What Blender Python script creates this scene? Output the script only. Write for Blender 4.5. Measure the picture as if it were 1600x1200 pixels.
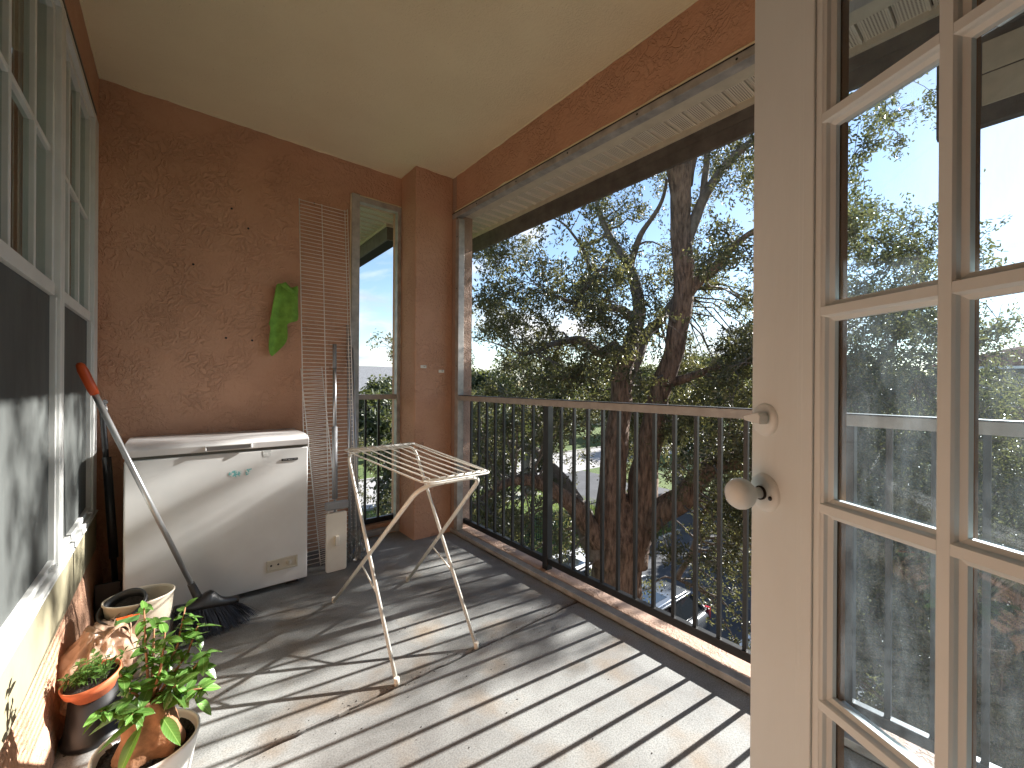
import bpy, math, random
import numpy as np
from mathutils import Vector, Matrix, noise

for o in list(bpy.data.objects):
    bpy.data.objects.remove(o)
SC = bpy.context.scene
COL = SC.collection
R = math.radians
RNG = random.Random(7)

# ------------------------------------------------------------------ camera
CX, CY, CZ = -1.7001, -3.1194, 1.165
YAW, PITCH, ROLL = R(38.9355), R(-0.0126), R(0.3801)
FPX = 652.67
_F = Vector((math.sin(YAW) * math.cos(PITCH), math.cos(YAW) * math.cos(PITCH), math.sin(PITCH)))
_R0 = Vector((math.cos(YAW), -math.sin(YAW), 0))
_U0 = _R0.cross(_F)
_R = math.cos(ROLL) * _R0 + math.sin(ROLL) * _U0
_U = -math.sin(ROLL) * _R0 + math.cos(ROLL) * _U0
cd = bpy.data.cameras.new('camera')
cam = bpy.data.objects.new('camera', cd)
COL.objects.link(cam)
m = Matrix.Identity(4)
for i in range(3):
    m[i][0], m[i][1], m[i][2] = _R[i], _U[i], -_F[i]
    m[i][3] = (CX, CY, CZ)[i]
cam.matrix_world = m
cd.sensor_width = 36
cd.sensor_fit = 'HORIZONTAL'
cd.lens = FPX / 1600 * 36
cd.clip_start, cd.clip_end = 0.02, 2000
SC.camera = cam

# ------------------------------------------------------------------ world, sun, exposure
SUN = Vector((1, -0.126, math.tan(R(27)) * 1.008)).normalized()
SUN_EL = math.asin(SUN.z)
SUN_AZ = math.atan2(SUN.x, SUN.y)          # clockwise from +Y
SKY_STRENGTH = 0.063
w = bpy.data.worlds.new('World')
SC.world = w
w.use_nodes = True
nt = w.node_tree
nt.nodes.clear()
def N(nt, t, **kw):
    n = nt.nodes.new(t)
    for k, v in kw.items():
        if k.startswith('i_'):
            key = k[2:]
            key = int(key) if key.isdigit() else key.replace('_', ' ')
            n.inputs[key].default_value = v
        else:
            setattr(n, k, v)
    return n
def L(nt, a, b):
    nt.links.new(a, b)
sky = N(nt, 'ShaderNodeTexSky', sky_type='NISHITA', sun_disc=False, sun_elevation=SUN_EL, sun_rotation=SUN_AZ,
        altitude=20, air_density=1.0, dust_density=0.2, ozone_density=2.0)
tc = N(nt, 'ShaderNodeTexCoord')
sep = N(nt, 'ShaderNodeSeparateXYZ')
L(nt, tc.outputs['Generated'], sep.inputs[0])
zz = N(nt, 'ShaderNodeMath', operation='MAXIMUM'); L(nt, sep.outputs[2], zz.inputs[0]); zz.inputs[1].default_value = 0.0
za = N(nt, 'ShaderNodeMath', operation='ADD'); L(nt, zz.outputs[0], za.inputs[0]); za.inputs[1].default_value = 0.22
dx = N(nt, 'ShaderNodeMath', operation='DIVIDE'); L(nt, sep.outputs[0], dx.inputs[0]); L(nt, za.outputs[0], dx.inputs[1])
dy = N(nt, 'ShaderNodeMath', operation='DIVIDE'); L(nt, sep.outputs[1], dy.inputs[0]); L(nt, za.outputs[0], dy.inputs[1])
cb = N(nt, 'ShaderNodeCombineXYZ', i_2=3.7); L(nt, dx.outputs[0], cb.inputs[0]); L(nt, dy.outputs[0], cb.inputs[1])
nz = N(nt, 'ShaderNodeTexNoise', i_Scale=1.15, i_Detail=9.0, i_Roughness=0.56, i_Distortion=0.25)
L(nt, cb.outputs[0], nz.inputs['Vector'])
cr = N(nt, 'ShaderNodeValToRGB')
cr.color_ramp.elements[0].position = 0.49
cr.color_ramp.elements[1].position = 0.64
L(nt, nz.outputs[0], cr.inputs[0])
nz2 = N(nt, 'ShaderNodeTexNoise', i_Scale=2.6, i_Detail=5.0)
L(nt, cb.outputs[0], nz2.inputs['Vector'])
cr2 = N(nt, 'ShaderNodeValToRGB')
cr2.color_ramp.elements[0].position = 0.35; cr2.color_ramp.elements[0].color = (3.2, 3.55, 4.2, 1)
cr2.color_ramp.elements[1].position = 0.62; cr2.color_ramp.elements[1].color = (6.0, 6.0, 6.0, 1)
L(nt, nz2.outputs[0], cr2.inputs[0])
mx = N(nt, 'ShaderNodeMix', data_type='RGBA')
L(nt, cr.outputs[0], mx.inputs['Factor']); L(nt, sky.outputs[0], mx.inputs[6]); L(nt, cr2.outputs[0], mx.inputs[7])
bg = N(nt, 'ShaderNodeBackground', i_Strength=SKY_STRENGTH)
L(nt, mx.outputs[2], bg.inputs[0])
wo = N(nt, 'ShaderNodeOutputWorld')
L(nt, bg.outputs[0], wo.inputs[0])

sd = bpy.data.lights.new('sun', 'SUN')
sd.energy = 4.7
sd.angle = R(0.55)
sd.color = (1.0, 0.965, 0.91)
sun = bpy.data.objects.new('sun', sd)
COL.objects.link(sun)
sun.rotation_euler = (-SUN).to_track_quat('-Z', 'Y').to_euler()
sun.location = (6, -2, 6)
SC.view_settings.view_transform = 'Standard'
SC.view_settings.look = 'None'
SC.view_settings.gamma = 1
SC.view_settings.use_curve_mapping = False
SC.view_settings.exposure = 1.95
SC.render.engine = 'CYCLES'
SC.cycles.max_bounces = 10
SC.cycles.diffuse_bounces = 6
SC.cycles.transparent_max_bounces = 24
SC.cycles.transmission_bounces = 6
SC.cycles.sample_clamp_indirect = 6
SC.cycles.caustics_reflective = False
SC.cycles.caustics_refractive = False

# ------------------------------------------------------------------ materials
def mat(name, col, rough=0.6, metal=0.0, spec=0.5, noise_scale=None, var=0.15, bump=0.0, bump_scale=None, col2=None,
        stretch=(1, 1, 1), bump_dist=0.002, detail=6.0, coat=0.0, sharp=None):
    """Principled material whose colour wanders between two tones and whose surface carries a fine relief."""
    mt = bpy.data.materials.new(name)
    mt.use_nodes = True
    t = mt.node_tree
    b = t.nodes['Principled BSDF']
    b.inputs['Roughness'].default_value = rough
    b.inputs['Metallic'].default_value = metal
    b.inputs['Specular IOR Level'].default_value = spec
    b.inputs['Coat Weight'].default_value = coat
    c = tuple(col) + (1,)
    b.inputs['Base Color'].default_value = c
    co = N(t, 'ShaderNodeTexCoord')
    mp = N(t, 'ShaderNodeMapping')
    mp.inputs['Scale'].default_value = stretch
    L(t, co.outputs['Object'], mp.inputs[0])
    if noise_scale:
        n = N(t, 'ShaderNodeTexNoise', i_Scale=noise_scale, i_Detail=detail, i_Roughness=0.6)
        L(t, mp.outputs[0], n.inputs['Vector'])
        r = N(t, 'ShaderNodeValToRGB')
        lo, hi = (0.3, 0.7) if sharp is None else sharp
        r.color_ramp.elements[0].position = lo
        r.color_ramp.elements[1].position = hi
        d = col2 if col2 else tuple(x * (1 - var) for x in col)
        e = tuple(min(1, x * (1 + var)) for x in col) if not col2 else col
        r.color_ramp.elements[0].color = tuple(d) + (1,)
        r.color_ramp.elements[1].color = tuple(e) + (1,)
        L(t, n.outputs[0], r.inputs[0])
        L(t, r.outputs[0], b.inputs['Base Color'])
    if bump:
        n2 = N(t, 'ShaderNodeTexNoise', i_Scale=bump_scale or 60, i_Detail=5.0)
        L(t, mp.outputs[0], n2.inputs['Vector'])
        bp = N(t, 'ShaderNodeBump', i_Strength=bump, i_Distance=bump_dist)
        L(t, n2.outputs[0], bp.inputs['Height'])
        L(t, bp.outputs[0], b.inputs['Normal'])
    return mt

def stucco(name, c1, c2, worm=1.0, scale=26, dist=0.004):
    """Painted skip-trowel stucco: worm-like ridges over a soft lumpy base, with scuffs and dirt."""
    mt = bpy.data.materials.new(name); mt.use_nodes = True
    t = mt.node_tree; b = t.nodes['Principled BSDF']
    b.inputs['Roughness'].default_value = 0.72
    b.inputs['Specular IOR Level'].default_value = 0.35
    co = N(t, 'ShaderNodeTexCoord')
    d = N(t, 'ShaderNodeTexNoise', i_Scale=9.0, i_Detail=3.0)
    L(t, co.outputs['Object'], d.inputs['Vector'])
    ad = N(t, 'ShaderNodeMix', data_type='VECTOR', blend_type='MIX') if False else N(t, 'ShaderNodeVectorMath', operation='MULTIPLY_ADD')
    ad.inputs[1].default_value = (0.09, 0.09, 0.09)
    L(t, d.outputs['Color'], ad.inputs[0]); L(t, co.outputs['Object'], ad.inputs[2])
    n = N(t, 'ShaderNodeTexNoise', i_Scale=scale, i_Detail=4.0, i_Roughness=0.5)
    L(t, ad.outputs[0], n.inputs['Vector'])
    s = N(t, 'ShaderNodeMath', operation='SUBTRACT'); L(t, n.outputs[0], s.inputs[0]); s.inputs[1].default_value = 0.5
    a = N(t, 'ShaderNodeMath', operation='ABSOLUTE'); L(t, s.outputs[0], a.inputs[0])
    r = N(t, 'ShaderNodeValToRGB'); r.color_ramp.elements[0].position = 0.0; r.color_ramp.elements[1].position = 0.085
    L(t, a.outputs[0], r.inputs[0])
    n3 = N(t, 'ShaderNodeTexNoise', i_Scale=5.0, i_Detail=2.0)
    L(t, co.outputs['Object'], n3.inputs['Vector'])
    r3 = N(t, 'ShaderNodeValToRGB'); r3.color_ramp.elements[0].position = 0.34; r3.color_ramp.elements[1].position = 0.56
    L(t, n3.outputs[0], r3.inputs[0])
    inv = N(t, 'ShaderNodeMath', operation='SUBTRACT'); inv.inputs[0].default_value = 1.0; L(t, r.outputs[0], inv.inputs[1])
    mm = N(t, 'ShaderNodeMath', operation='MULTIPLY'); L(t, inv.outputs[0], mm.inputs[0]); L(t, r3.outputs[0], mm.inputs[1])
    fine = N(t, 'ShaderNodeTexNoise', i_Scale=140.0, i_Detail=3.0); L(t, co.outputs['Object'], fine.inputs['Vector'])
    f2 = N(t, 'ShaderNodeMath', operation='MULTIPLY_ADD'); L(t, fine.outputs[0], f2.inputs[0]); f2.inputs[1].default_value = 0.35
    L(t, mm.outputs[0], f2.inputs[2])
    n4 = N(t, 'ShaderNodeTexNoise', i_Scale=45.0, i_Detail=2.0); L(t, co.outputs['Object'], n4.inputs['Vector'])
    f3 = N(t, 'ShaderNodeMath', operation='MULTIPLY_ADD'); L(t, n4.outputs[0], f3.inputs[0]); f3.inputs[1].default_value = 0.9
    L(t, f2.outputs[0], f3.inputs[2])
    bp = N(t, 'ShaderNodeBump', i_Strength=0.85 * worm, i_Distance=dist)
    L(t, f3.outputs[0], bp.inputs['Height']); L(t, bp.outputs[0], b.inputs['Normal'])
    big = N(t, 'ShaderNodeTexNoise', i_Scale=2.2, i_Detail=7.0, i_Roughness=0.62); L(t, co.outputs['Object'], big.inputs['Vector'])
    rc = N(t, 'ShaderNodeValToRGB'); rc.color_ramp.elements[0].position = 0.32; rc.color_ramp.elements[1].position = 0.68
    rc.color_ramp.elements[0].color = tuple(c2) + (1,); rc.color_ramp.elements[1].color = tuple(c1) + (1,)
    L(t, big.outputs[0], rc.inputs[0])
    sp = N(t, 'ShaderNodeTexVoronoi', i_Scale=17.0); L(t, co.outputs['Object'], sp.inputs['Vector'])
    rs = N(t, 'ShaderNodeValToRGB'); rs.color_ramp.elements[0].position = 0.035; rs.color_ramp.elements[1].position = 0.07
    rs.color_ramp.elements[0].color = (0.7, 0.66, 0.62, 1); rs.color_ramp.elements[1].color = (1, 1, 1, 1)
    L(t, sp.outputs['Distance'], rs.inputs[0])
    mu = N(t, 'ShaderNodeMix', data_type='RGBA', blend_type='MULTIPLY'); mu.inputs['Factor'].default_value = 0.6
    L(t, rc.outputs[0], mu.inputs[6]); L(t, rs.outputs[0], mu.inputs[7])
    L(t, mu.outputs[2], b.inputs['Base Color'])
    return mt

def concrete(name):
    mt = bpy.data.materials.new(name); mt.use_nodes = True
    t = mt.node_tree; b = t.nodes['Principled BSDF']
    b.inputs['Roughness'].default_value = 0.62
    b.inputs['Specular IOR Level'].default_value = 0.4
    co = N(t, 'ShaderNodeTexCoord')
    big = N(t, 'ShaderNodeTexNoise', i_Scale=1.7, i_Detail=8.0, i_Roughness=0.6, i_Distortion=0.6); L(t, co.outputs['Object'], big.inputs['Vector'])
    rc = N(t, 'ShaderNodeValToRGB')
    rc.color_ramp.elements[0].position = 0.30; rc.color_ramp.elements[0].color = (0.15, 0.146, 0.14, 1)
    rc.color_ramp.elements[1].position = 0.66; rc.color_ramp.elements[1].color = (0.345, 0.355, 0.345, 1)
    L(t, big.outputs[0], rc.inputs[0])
    stain = N(t, 'ShaderNodeTexNoise', i_Scale=4.2, i_Detail=6.0); L(t, co.outputs['Object'], stain.inputs['Vector'])
    r2 = N(t, 'ShaderNodeValToRGB')
    r2.color_ramp.elements[0].position = 0.52; r2.color_ramp.elements[0].color = (1, 1, 1, 1)
    r2.color_ramp.elements[1].position = 0.72; r2.color_ramp.elements[1].color = (0.9, 0.74, 0.6, 1)
    L(t, stain.outputs[0], r2.inputs[0])
    mu = N(t, 'ShaderNodeMix', data_type='RGBA', blend_type='MULTIPLY'); mu.inputs['Factor'].default_value = 1
    L(t, rc.outputs[0], mu.inputs[6]); L(t, r2.outputs[0], mu.inputs[7])
    sp = N(t, 'ShaderNodeTexNoise', i_Scale=190.0, i_Detail=2.0); L(t, co.outputs['Object'], sp.inputs['Vector'])
    r3 = N(t, 'ShaderNodeValToRGB')
    r3.color_ramp.elements[0].position = 0.33; r3.color_ramp.elements[0].color = (0.6, 0.6, 0.6, 1)
    r3.color_ramp.elements[1].position = 0.6; r3.color_ramp.elements[1].color = (1.05, 1.05, 1.05, 1)
    L(t, sp.outputs[0], r3.inputs[0])
    mu2 = N(t, 'ShaderNodeMix', data_type='RGBA', blend_type='MULTIPLY'); mu2.inputs['Factor'].default_value = 0.8
    L(t, mu.outputs[2], mu2.inputs[6]); L(t, r3.outputs[0], mu2.inputs[7])
    L(t, mu2.outputs[2], b.inputs['Base Color'])
    hb = N(t, 'ShaderNodeTexNoise', i_Scale=85.0, i_Detail=6.0, i_Roughness=0.7); L(t, co.outputs['Object'], hb.inputs['Vector'])
    bp = N(t, 'ShaderNodeBump', i_Strength=0.6, i_Distance=0.0016); L(t, hb.outputs[0], bp.inputs['Height'])
    L(t, bp.outputs[0], b.inputs['Normal'])
    return mt

def leafmat(name, c1, c2, rough=0.36, trans=0.35, scale=2.5, tcol=None):
    mt = bpy.data.materials.new(name); mt.use_nodes = True
    t = mt.node_tree; b = t.nodes['Principled BSDF']; out = t.nodes['Material Output']
    b.inputs['Roughness'].default_value = rough
    b.inputs['Specular IOR Level'].default_value = 0.5
    g = N(t, 'ShaderNodeNewGeometry')
    r = N(t, 'ShaderNodeValToRGB')
    r.color_ramp.elements[0].color = tuple(c1) + (1,); r.color_ramp.elements[1].color = tuple(c2) + (1,)
    L(t, g.outputs['Random Per Island'], r.inputs[0])
    L(t, r.outputs[0], b.inputs['Base Color'])
    tr = N(t, 'ShaderNodeBsdfTranslucent')
    hs = N(t, 'ShaderNodeMix', data_type='RGBA', blend_type='MULTIPLY'); hs.inputs['Factor'].default_value = 1
    L(t, r.outputs[0], hs.inputs[6]); hs.inputs[7].default_value = tuple(tcol or (2.6, 2.4, 0.9)) + (1,)
    L(t, hs.outputs[2], tr.inputs['Color'])
    mxs = N(t, 'ShaderNodeMixShader'); mxs.inputs[0].default_value = trans
    L(t, b.outputs[0], mxs.inputs[1]); L(t, tr.outputs[0], mxs.inputs[2]); L(t, mxs.outputs[0], out.inputs[0])
    return mt

def glassmat(name, tint=(0.93, 0.97, 1.0), dirt=0.07, dcol=(0.55, 0.62, 0.66), refl=1.0):
    """Thin window glass: clear film, Fresnel reflection and a streaky layer of dust."""
    mt = bpy.data.materials.new(name); mt.use_nodes = True
    t = mt.node_tree; t.nodes.remove(t.nodes['Principled BSDF']); out = t.nodes['Material Output']
    tr = N(t, 'ShaderNodeBsdfTransparent'); tr.inputs[0].default_value = tuple(tint) + (1,)
    gl = N(t, 'ShaderNodeBsdfGlossy', i_Roughness=0.02)
    lw_ = N(t, 'ShaderNodeLayerWeight', i_Blend=0.5)
    pw = N(t, 'ShaderNodeMath', operation='POWER'); L(t, lw_.outputs['Facing'], pw.inputs[0]); pw.inputs[1].default_value = 5.0
    ma = N(t, 'ShaderNodeMath', operation='MULTIPLY_ADD'); L(t, pw.outputs[0], ma.inputs[0]); ma.inputs[1].default_value = 0.96; ma.inputs[2].default_value = 0.035
    mf = N(t, 'ShaderNodeMath', operation='MULTIPLY'); L(t, ma.outputs[0], mf.inputs[0]); mf.inputs[1].default_value = refl
    m1 = N(t, 'ShaderNodeMixShader'); L(t, mf.outputs[0], m1.inputs[0]); L(t, tr.outputs[0], m1.inputs[1]); L(t, gl.outputs[0], m1.inputs[2])
    co = N(t, 'ShaderNodeTexCoord'); mp = N(t, 'ShaderNodeMapping'); mp.inputs['Scale'].default_value = (1, 1, 0.28)
    L(t, co.outputs['Object'], mp.inputs[0])
    n = N(t, 'ShaderNodeTexNoise', i_Scale=30.0, i_Detail=9.0, i_Roughness=0.8); L(t, mp.outputs[0], n.inputs['Vector'])
    mr = N(t, 'ShaderNodeMapRange'); mr.inputs['From Min'].default_value = 0.42; mr.inputs['From Max'].default_value = 0.8
    mr.inputs['To Min'].default_value = dirt * 0.35; mr.inputs['To Max'].default_value = dirt * 3.2
    L(t, n.outputs[0], mr.inputs['Value'])
    df = N(t, 'ShaderNodeBsdfDiffuse'); df.inputs[0].default_value = tuple(dcol) + (1,)
    tl = N(t, 'ShaderNodeBsdfTranslucent'); tl.inputs[0].default_value = tuple(dcol) + (1,)
    md = N(t, 'ShaderNodeMixShader'); md.inputs[0].default_value = 0.5; L(t, df.outputs[0], md.inputs[1]); L(t, tl.outputs[0], md.inputs[2])
    m2 = N(t, 'ShaderNodeMixShader'); L(t, mr.outputs[0], m2.inputs[0]); L(t, m1.outputs[0], m2.inputs[1]); L(t, md.outputs[0], m2.inputs[2])
    L(t, m2.outputs[0], out.inputs[0])
    return mt

M = {}
M['terra'] = stucco('terracotta_stucco', (0.63, 0.37, 0.245), (0.55, 0.31, 0.20), dist=0.006)
M['terra_out'] = stucco('outer_stucco', (0.50, 0.35, 0.265), (0.42, 0.27, 0.20), scale=40)
M['ceil'] = stucco('cream_ceiling', (0.87, 0.79, 0.545), (0.83, 0.74, 0.50), worm=0.6, scale=60, dist=0.003)
M['cream'] = mat('cream_paint', (0.31, 0.28, 0.185), 0.6, noise_scale=7, var=0.1, bump=0.4, bump_scale=50)
M['concrete'] = concrete('balcony_concrete')
M['gap'] = mat('joint_filler', (0.03, 0.028, 0.025), 0.9)
M['alu'] = mat('dusty_aluminium', (0.42, 0.40, 0.37), 0.5, metal=0.3, noise_scale=14, var=0.28, bump=0.2, bump_scale=90)
M['bronze'] = mat('taupe_rail_paint', (0.36, 0.32, 0.285), 0.5, noise_scale=18, var=0.15, bump=0.15)
M['iron'] = mat('black_rail_paint', (0.013, 0.014, 0.015), 0.42, spec=0.6, noise_scale=22, var=0.3, bump=0.15)
M['white'] = mat('white_window_paint', (0.70, 0.71, 0.69), 0.45, noise_scale=9, var=0.06, bump=0.15)
M['doorpaint'] = mat('door_paint', (0.69, 0.765, 0.775), 0.45, noise_scale=3.5, col2=(0.61, 0.675, 0.675), stretch=(1, 1, 0.35), bump=0.35, bump_scale=55)
M['rawwood'] = mat('bare_wood_bead', (0.25, 0.12, 0.05), 0.6, noise_scale=30, var=0.4, stretch=(1, 1, 0.08), bump=0.4)
M['glass'] = glassmat('dusty_glass', tint=(0.90, 0.96, 1.0), dirt=0.026, refl=0.8)
M['glass2'] = glassmat('window_glass', tint=(0.85, 0.9, 0.88), dirt=0.02, refl=0.7)
M['screen'] = mat('insect_screen', (0.076, 0.083, 0.080), 0.75, noise_scale=6, var=0.35, stretch=(1, 1, 0.35), bump=0.3, bump_scale=500, bump_dist=0.0005)
M['blind'] = mat('blind_vinyl', (0.80, 0.76, 0.70), 0.6, noise_scale=3, var=0.06)
M['soffit'] = None
M['fascia'] = mat('fascia_metal', (0.13, 0.115, 0.10), 0.6, noise_scale=12, var=0.3)
M['trimpaint'] = mat('soffit_trim', (0.60, 0.54, 0.42), 0.5, noise_scale=12, var=0.1)
M['enamel'] = mat('freezer_enamel', (0.66, 0.67, 0.66), 0.30, noise_scale=3.5, var=0.07, bump=0.05, bump_scale=25, coat=0.15)
M['lid'] = mat('freezer_lid', (0.62, 0.61, 0.60), 0.28, noise_scale=5, var=0.06, coat=0.25)
M['gasket'] = mat('grey_gasket', (0.09, 0.09, 0.075), 0.7)
M['panelplastic'] = mat('ivory_plastic', (0.55, 0.52, 0.43), 0.45, noise_scale=20, var=0.1)
M['black'] = mat('black_plastic', (0.012, 0.012, 0.013), 0.38)
M['teal'] = mat('teal_sticker', (0.16, 0.45, 0.47), 0.5, noise_scale=70, col2=(0.62, 0.68, 0.66), sharp=(0.46, 0.5))
M['tealfaint'] = mat('tape_residue', (0.5, 0.52, 0.51), 0.5, noise_scale=80, col2=(0.66, 0.67, 0.66), sharp=(0.45, 0.55))
M['badgegrey'] = mat('badge_print', (0.35, 0.35, 0.35), 0.5)
M['rack'] = mat('rack_enamel', (0.68, 0.67, 0.61), 0.38, noise_scale=38, col2=(0.42, 0.36, 0.28), sharp=(0.3, 0.36))
M['wire'] = mat('shelf_vinyl', (0.86, 0.82, 0.77), 0.45, noise_scale=12, var=0.1)
M['steel'] = mat('brushed_steel', (0.42, 0.43, 0.44), 0.33, metal=0.75, noise_scale=30, var=0.15, stretch=(1, 1, 0.1))
M['greyplastic'] = mat('grey_plastic', (0.26, 0.27, 0.28), 0.45)
M['mopboard'] = mat('mop_cream', (0.80, 0.76, 0.66), 0.55, noise_scale=8, var=0.06)
M['orange'] = mat('orange_grip', (0.60, 0.085, 0.012), 0.42)
M['broomplastic'] = mat('broom_plastic', (0.035, 0.036, 0.038), 0.35, noise_scale=20, var=0.4)
M['bristle'] = mat('black_bristle', (0.022, 0.022, 0.025), 0.30)
M['towel'] = mat('green_microfibre', (0.22, 0.44, 0.07), 0.95, noise_scale=25, var=0.25, bump=1.0, bump_scale=420, bump_dist=0.003)
M['terracotta'] = mat('terracotta_pot', (0.52, 0.14, 0.055), 0.6, noise_scale=14, var=0.2, bump=0.2)
M['soil'] = mat('potting_soil', (0.035, 0.024, 0.018), 0.9, noise_scale=90, col2=(0.004, 0.003, 0.003), bump=1.0, bump_scale=120, bump_dist=0.008)
M['whitepot'] = mat('white_pot', (0.78, 0.77, 0.73), 0.35, noise_scale=6, var=0.05)
M['creambin'] = mat('beige_bin', (0.60, 0.53, 0.42), 0.45, noise_scale=5, var=0.08)
M['ficusbark'] = mat('ficus_bark', (0.40, 0.20, 0.10), 0.75, noise_scale=26, col2=(0.17, 0.075, 0.035), bump=0.8, bump_scale=60, bump_dist=0.006)
M['leaf'] = leafmat('ficus_leaf', (0.035, 0.10, 0.022), (0.115, 0.235, 0.048), 0.27, 0.24, tcol=(2.0, 1.9, 0.7))
def veins(mt):
    t = mt.node_tree; b = t.nodes['Principled BSDF']; src = b.inputs['Base Color'].links[0].from_socket
    co = N(t, 'ShaderNodeTexCoord'); se = N(t, 'ShaderNodeSeparateXYZ'); L(t, co.outputs['Object'], se.inputs[0])
    ab = N(t, 'ShaderNodeMath', operation='ABSOLUTE'); L(t, se.outputs[1], ab.inputs[0])
    mr = N(t, 'ShaderNodeMapRange'); mr.inputs['From Min'].default_value = 0.0004; mr.inputs['From Max'].default_value = 0.0013; mr.inputs['To Min'].default_value = 0.75; mr.inputs['To Max'].default_value = 0.0
    L(t, ab.outputs[0], mr.inputs['Value'])
    sk = N(t, 'ShaderNodeMath', operation='MULTIPLY_ADD'); L(t, ab.outputs[0], sk.inputs[0]); sk.inputs[1].default_value = -1.0; L(t, se.outputs[0], sk.inputs[2])
    fr = N(t, 'ShaderNodeMath', operation='MULTIPLY'); L(t, sk.outputs[0], fr.inputs[0]); fr.inputs[1].default_value = 760.0
    sn = N(t, 'ShaderNodeMath', operation='SINE'); L(t, fr.outputs[0], sn.inputs[0])
    mr2 = N(t, 'ShaderNodeMapRange'); mr2.inputs['From Min'].default_value = 0.7; mr2.inputs['From Max'].default_value = 1.0; mr2.inputs['To Max'].default_value = 0.09
    L(t, sn.outputs[0], mr2.inputs['Value'])
    mx_ = N(t, 'ShaderNodeMath', operation='MAXIMUM'); L(t, mr.outputs[0], mx_.inputs[0]); L(t, mr2.outputs[0], mx_.inputs[1])
    mc = N(t, 'ShaderNodeMix', data_type='RGBA'); L(t, mx_.outputs[0], mc.inputs['Factor']); L(t, src, mc.inputs[6]); mc.inputs[7].default_value = (0.22, 0.36, 0.10, 1)
    oi = N(t, 'ShaderNodeObjectInfo'); hv = N(t, 'ShaderNodeHueSaturation')
    m3 = N(t, 'ShaderNodeMapRange'); m3.inputs['To Min'].default_value = 0.55; m3.inputs['To Max'].default_value = 1.5; L(t, oi.outputs['Random'], m3.inputs['Value'])
    L(t, m3.outputs[0], hv.inputs['Value']); L(t, mc.outputs[2], hv.inputs['Color']); L(t, hv.outputs[0], b.inputs['Base Color'])
    bp = N(t, 'ShaderNodeBump', i_Strength=0.12, i_Distance=0.0008); L(t, sn.outputs[0], bp.inputs['Height']); L(t, bp.outputs[0], b.inputs['Normal'])
veins(M['leaf'])
M['seedling'] = leafmat('seedling_leaf', (0.06, 0.14, 0.03), (0.15, 0.27, 0.07), 0.4, 0.35, tcol=(2, 1.8, 0.8))
M['oakleaf'] = leafmat('oak_leaf', (0.050, 0.060, 0.033), (0.12, 0.12, 0.07), 0.36, 0.38, tcol=(2.0, 1.85, 1.05))
M['farleaf'] = leafmat('far_leaf', (0.035, 0.045, 0.024), (0.085, 0.10, 0.05), 0.45, 0.3, tcol=(2.0, 1.9, 0.9))
M['shrubleaf'] = leafmat('shrub_leaf', (0.035, 0.045, 0.024), (0.085, 0.10, 0.05), 0.34, 0.25, tcol=(2.0, 1.9, 0.9))
M['bark'] = mat('oak_bark', (0.235, 0.165, 0.125), 0.9, noise_scale=19, col2=(0.065, 0.043, 0.032), sharp=(0.36, 0.62), stretch=(1, 1, 0.22), bump=1.0, bump_scale=30, bump_dist=0.09)
M['greybark'] = mat('grey_bark', (0.19, 0.165, 0.145), 0.9, noise_scale=14, col2=(0.08, 0.07, 0.06), stretch=(1, 1, 0.5), bump=1.0, bump_scale=20, bump_dist=0.03)
M['grass'] = mat('lawn', (0.115, 0.16, 0.035), 0.9, noise_scale=1.3, col2=(0.05, 0.085, 0.022), bump=1.0, bump_scale=30, bump_dist=0.05)
M['asphalt'] = mat('asphalt', (0.062, 0.064, 0.07), 0.85, noise_scale=1.1, var=0.25, bump=0.6, bump_scale=150, bump_dist=0.006)
M['road'] = mat('pale_road', (0.33, 0.32, 0.31), 0.8, noise_scale=0.8, var=0.12, bump=0.4, bump_scale=90)
M['kerb'] = mat('kerb_concrete', (0.36, 0.35, 0.32), 0.85, noise_scale=3, var=0.2)
M['paint'] = mat('line_paint', (0.7, 0.7, 0.68), 0.7, noise_scale=20, var=0.2)
M['redwall'] = mat('red_stucco', (0.27, 0.085, 0.062), 0.85, noise_scale=1.5, var=0.12, bump=0.3)
M['pinkwall'] = mat('cream_band', (0.50, 0.43, 0.34), 0.8, noise_scale=4, var=0.1)
M['tile'] = mat('clay_tile', (0.30, 0.135, 0.085), 0.8, noise_scale=3, var=0.35)
M['shingle'] = mat('grey_shingle', (0.16, 0.165, 0.175), 0.9, noise_scale=6, var=0.25)
M['palewall'] = mat('pale_wall', (0.55, 0.52, 0.45), 0.85, noise_scale=2, var=0.08)
M['farglass'] = mat('far_glass', (0.10, 0.14, 0.17), 0.12, noise_scale=2, var=0.3)
M['silver'] = mat('silver_car_paint', (0.15, 0.165, 0.185), 0.24, metal=0.4, coat=1.0, noise_scale=3, var=0.04)
M['whitecar'] = mat('white_car_paint', (0.68, 0.69, 0.70), 0.25, coat=1.0, noise_scale=3, var=0.03)
M['darkcar'] = mat('dark_car_paint', (0.05, 0.06, 0.075), 0.22, coat=1.0, noise_scale=3, var=0.05)
M['carglass'] = mat('car_glass', (0.018, 0.022, 0.026), 0.06, coat=0.5)
M['chrome'] = mat('roof_rail_metal', (0.72, 0.73, 0.75), 0.2, metal=0.9)
M['tyre'] = mat('tyre_rubber', (0.02, 0.02, 0.02), 0.8)
M['tail'] = mat('tail_lamp', (0.42, 0.02, 0.03), 0.2, coat=0.5)
M['clearhook'] = mat('clear_hook', (0.74, 0.72, 0.68), 0.12, coat=0.6)
M['clutter'] = mat('packet_green', (0.09, 0.22, 0.06), 0.5)
M['dim'] = mat('room_wall', (0.45, 0.42, 0.37), 0.8)

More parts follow.
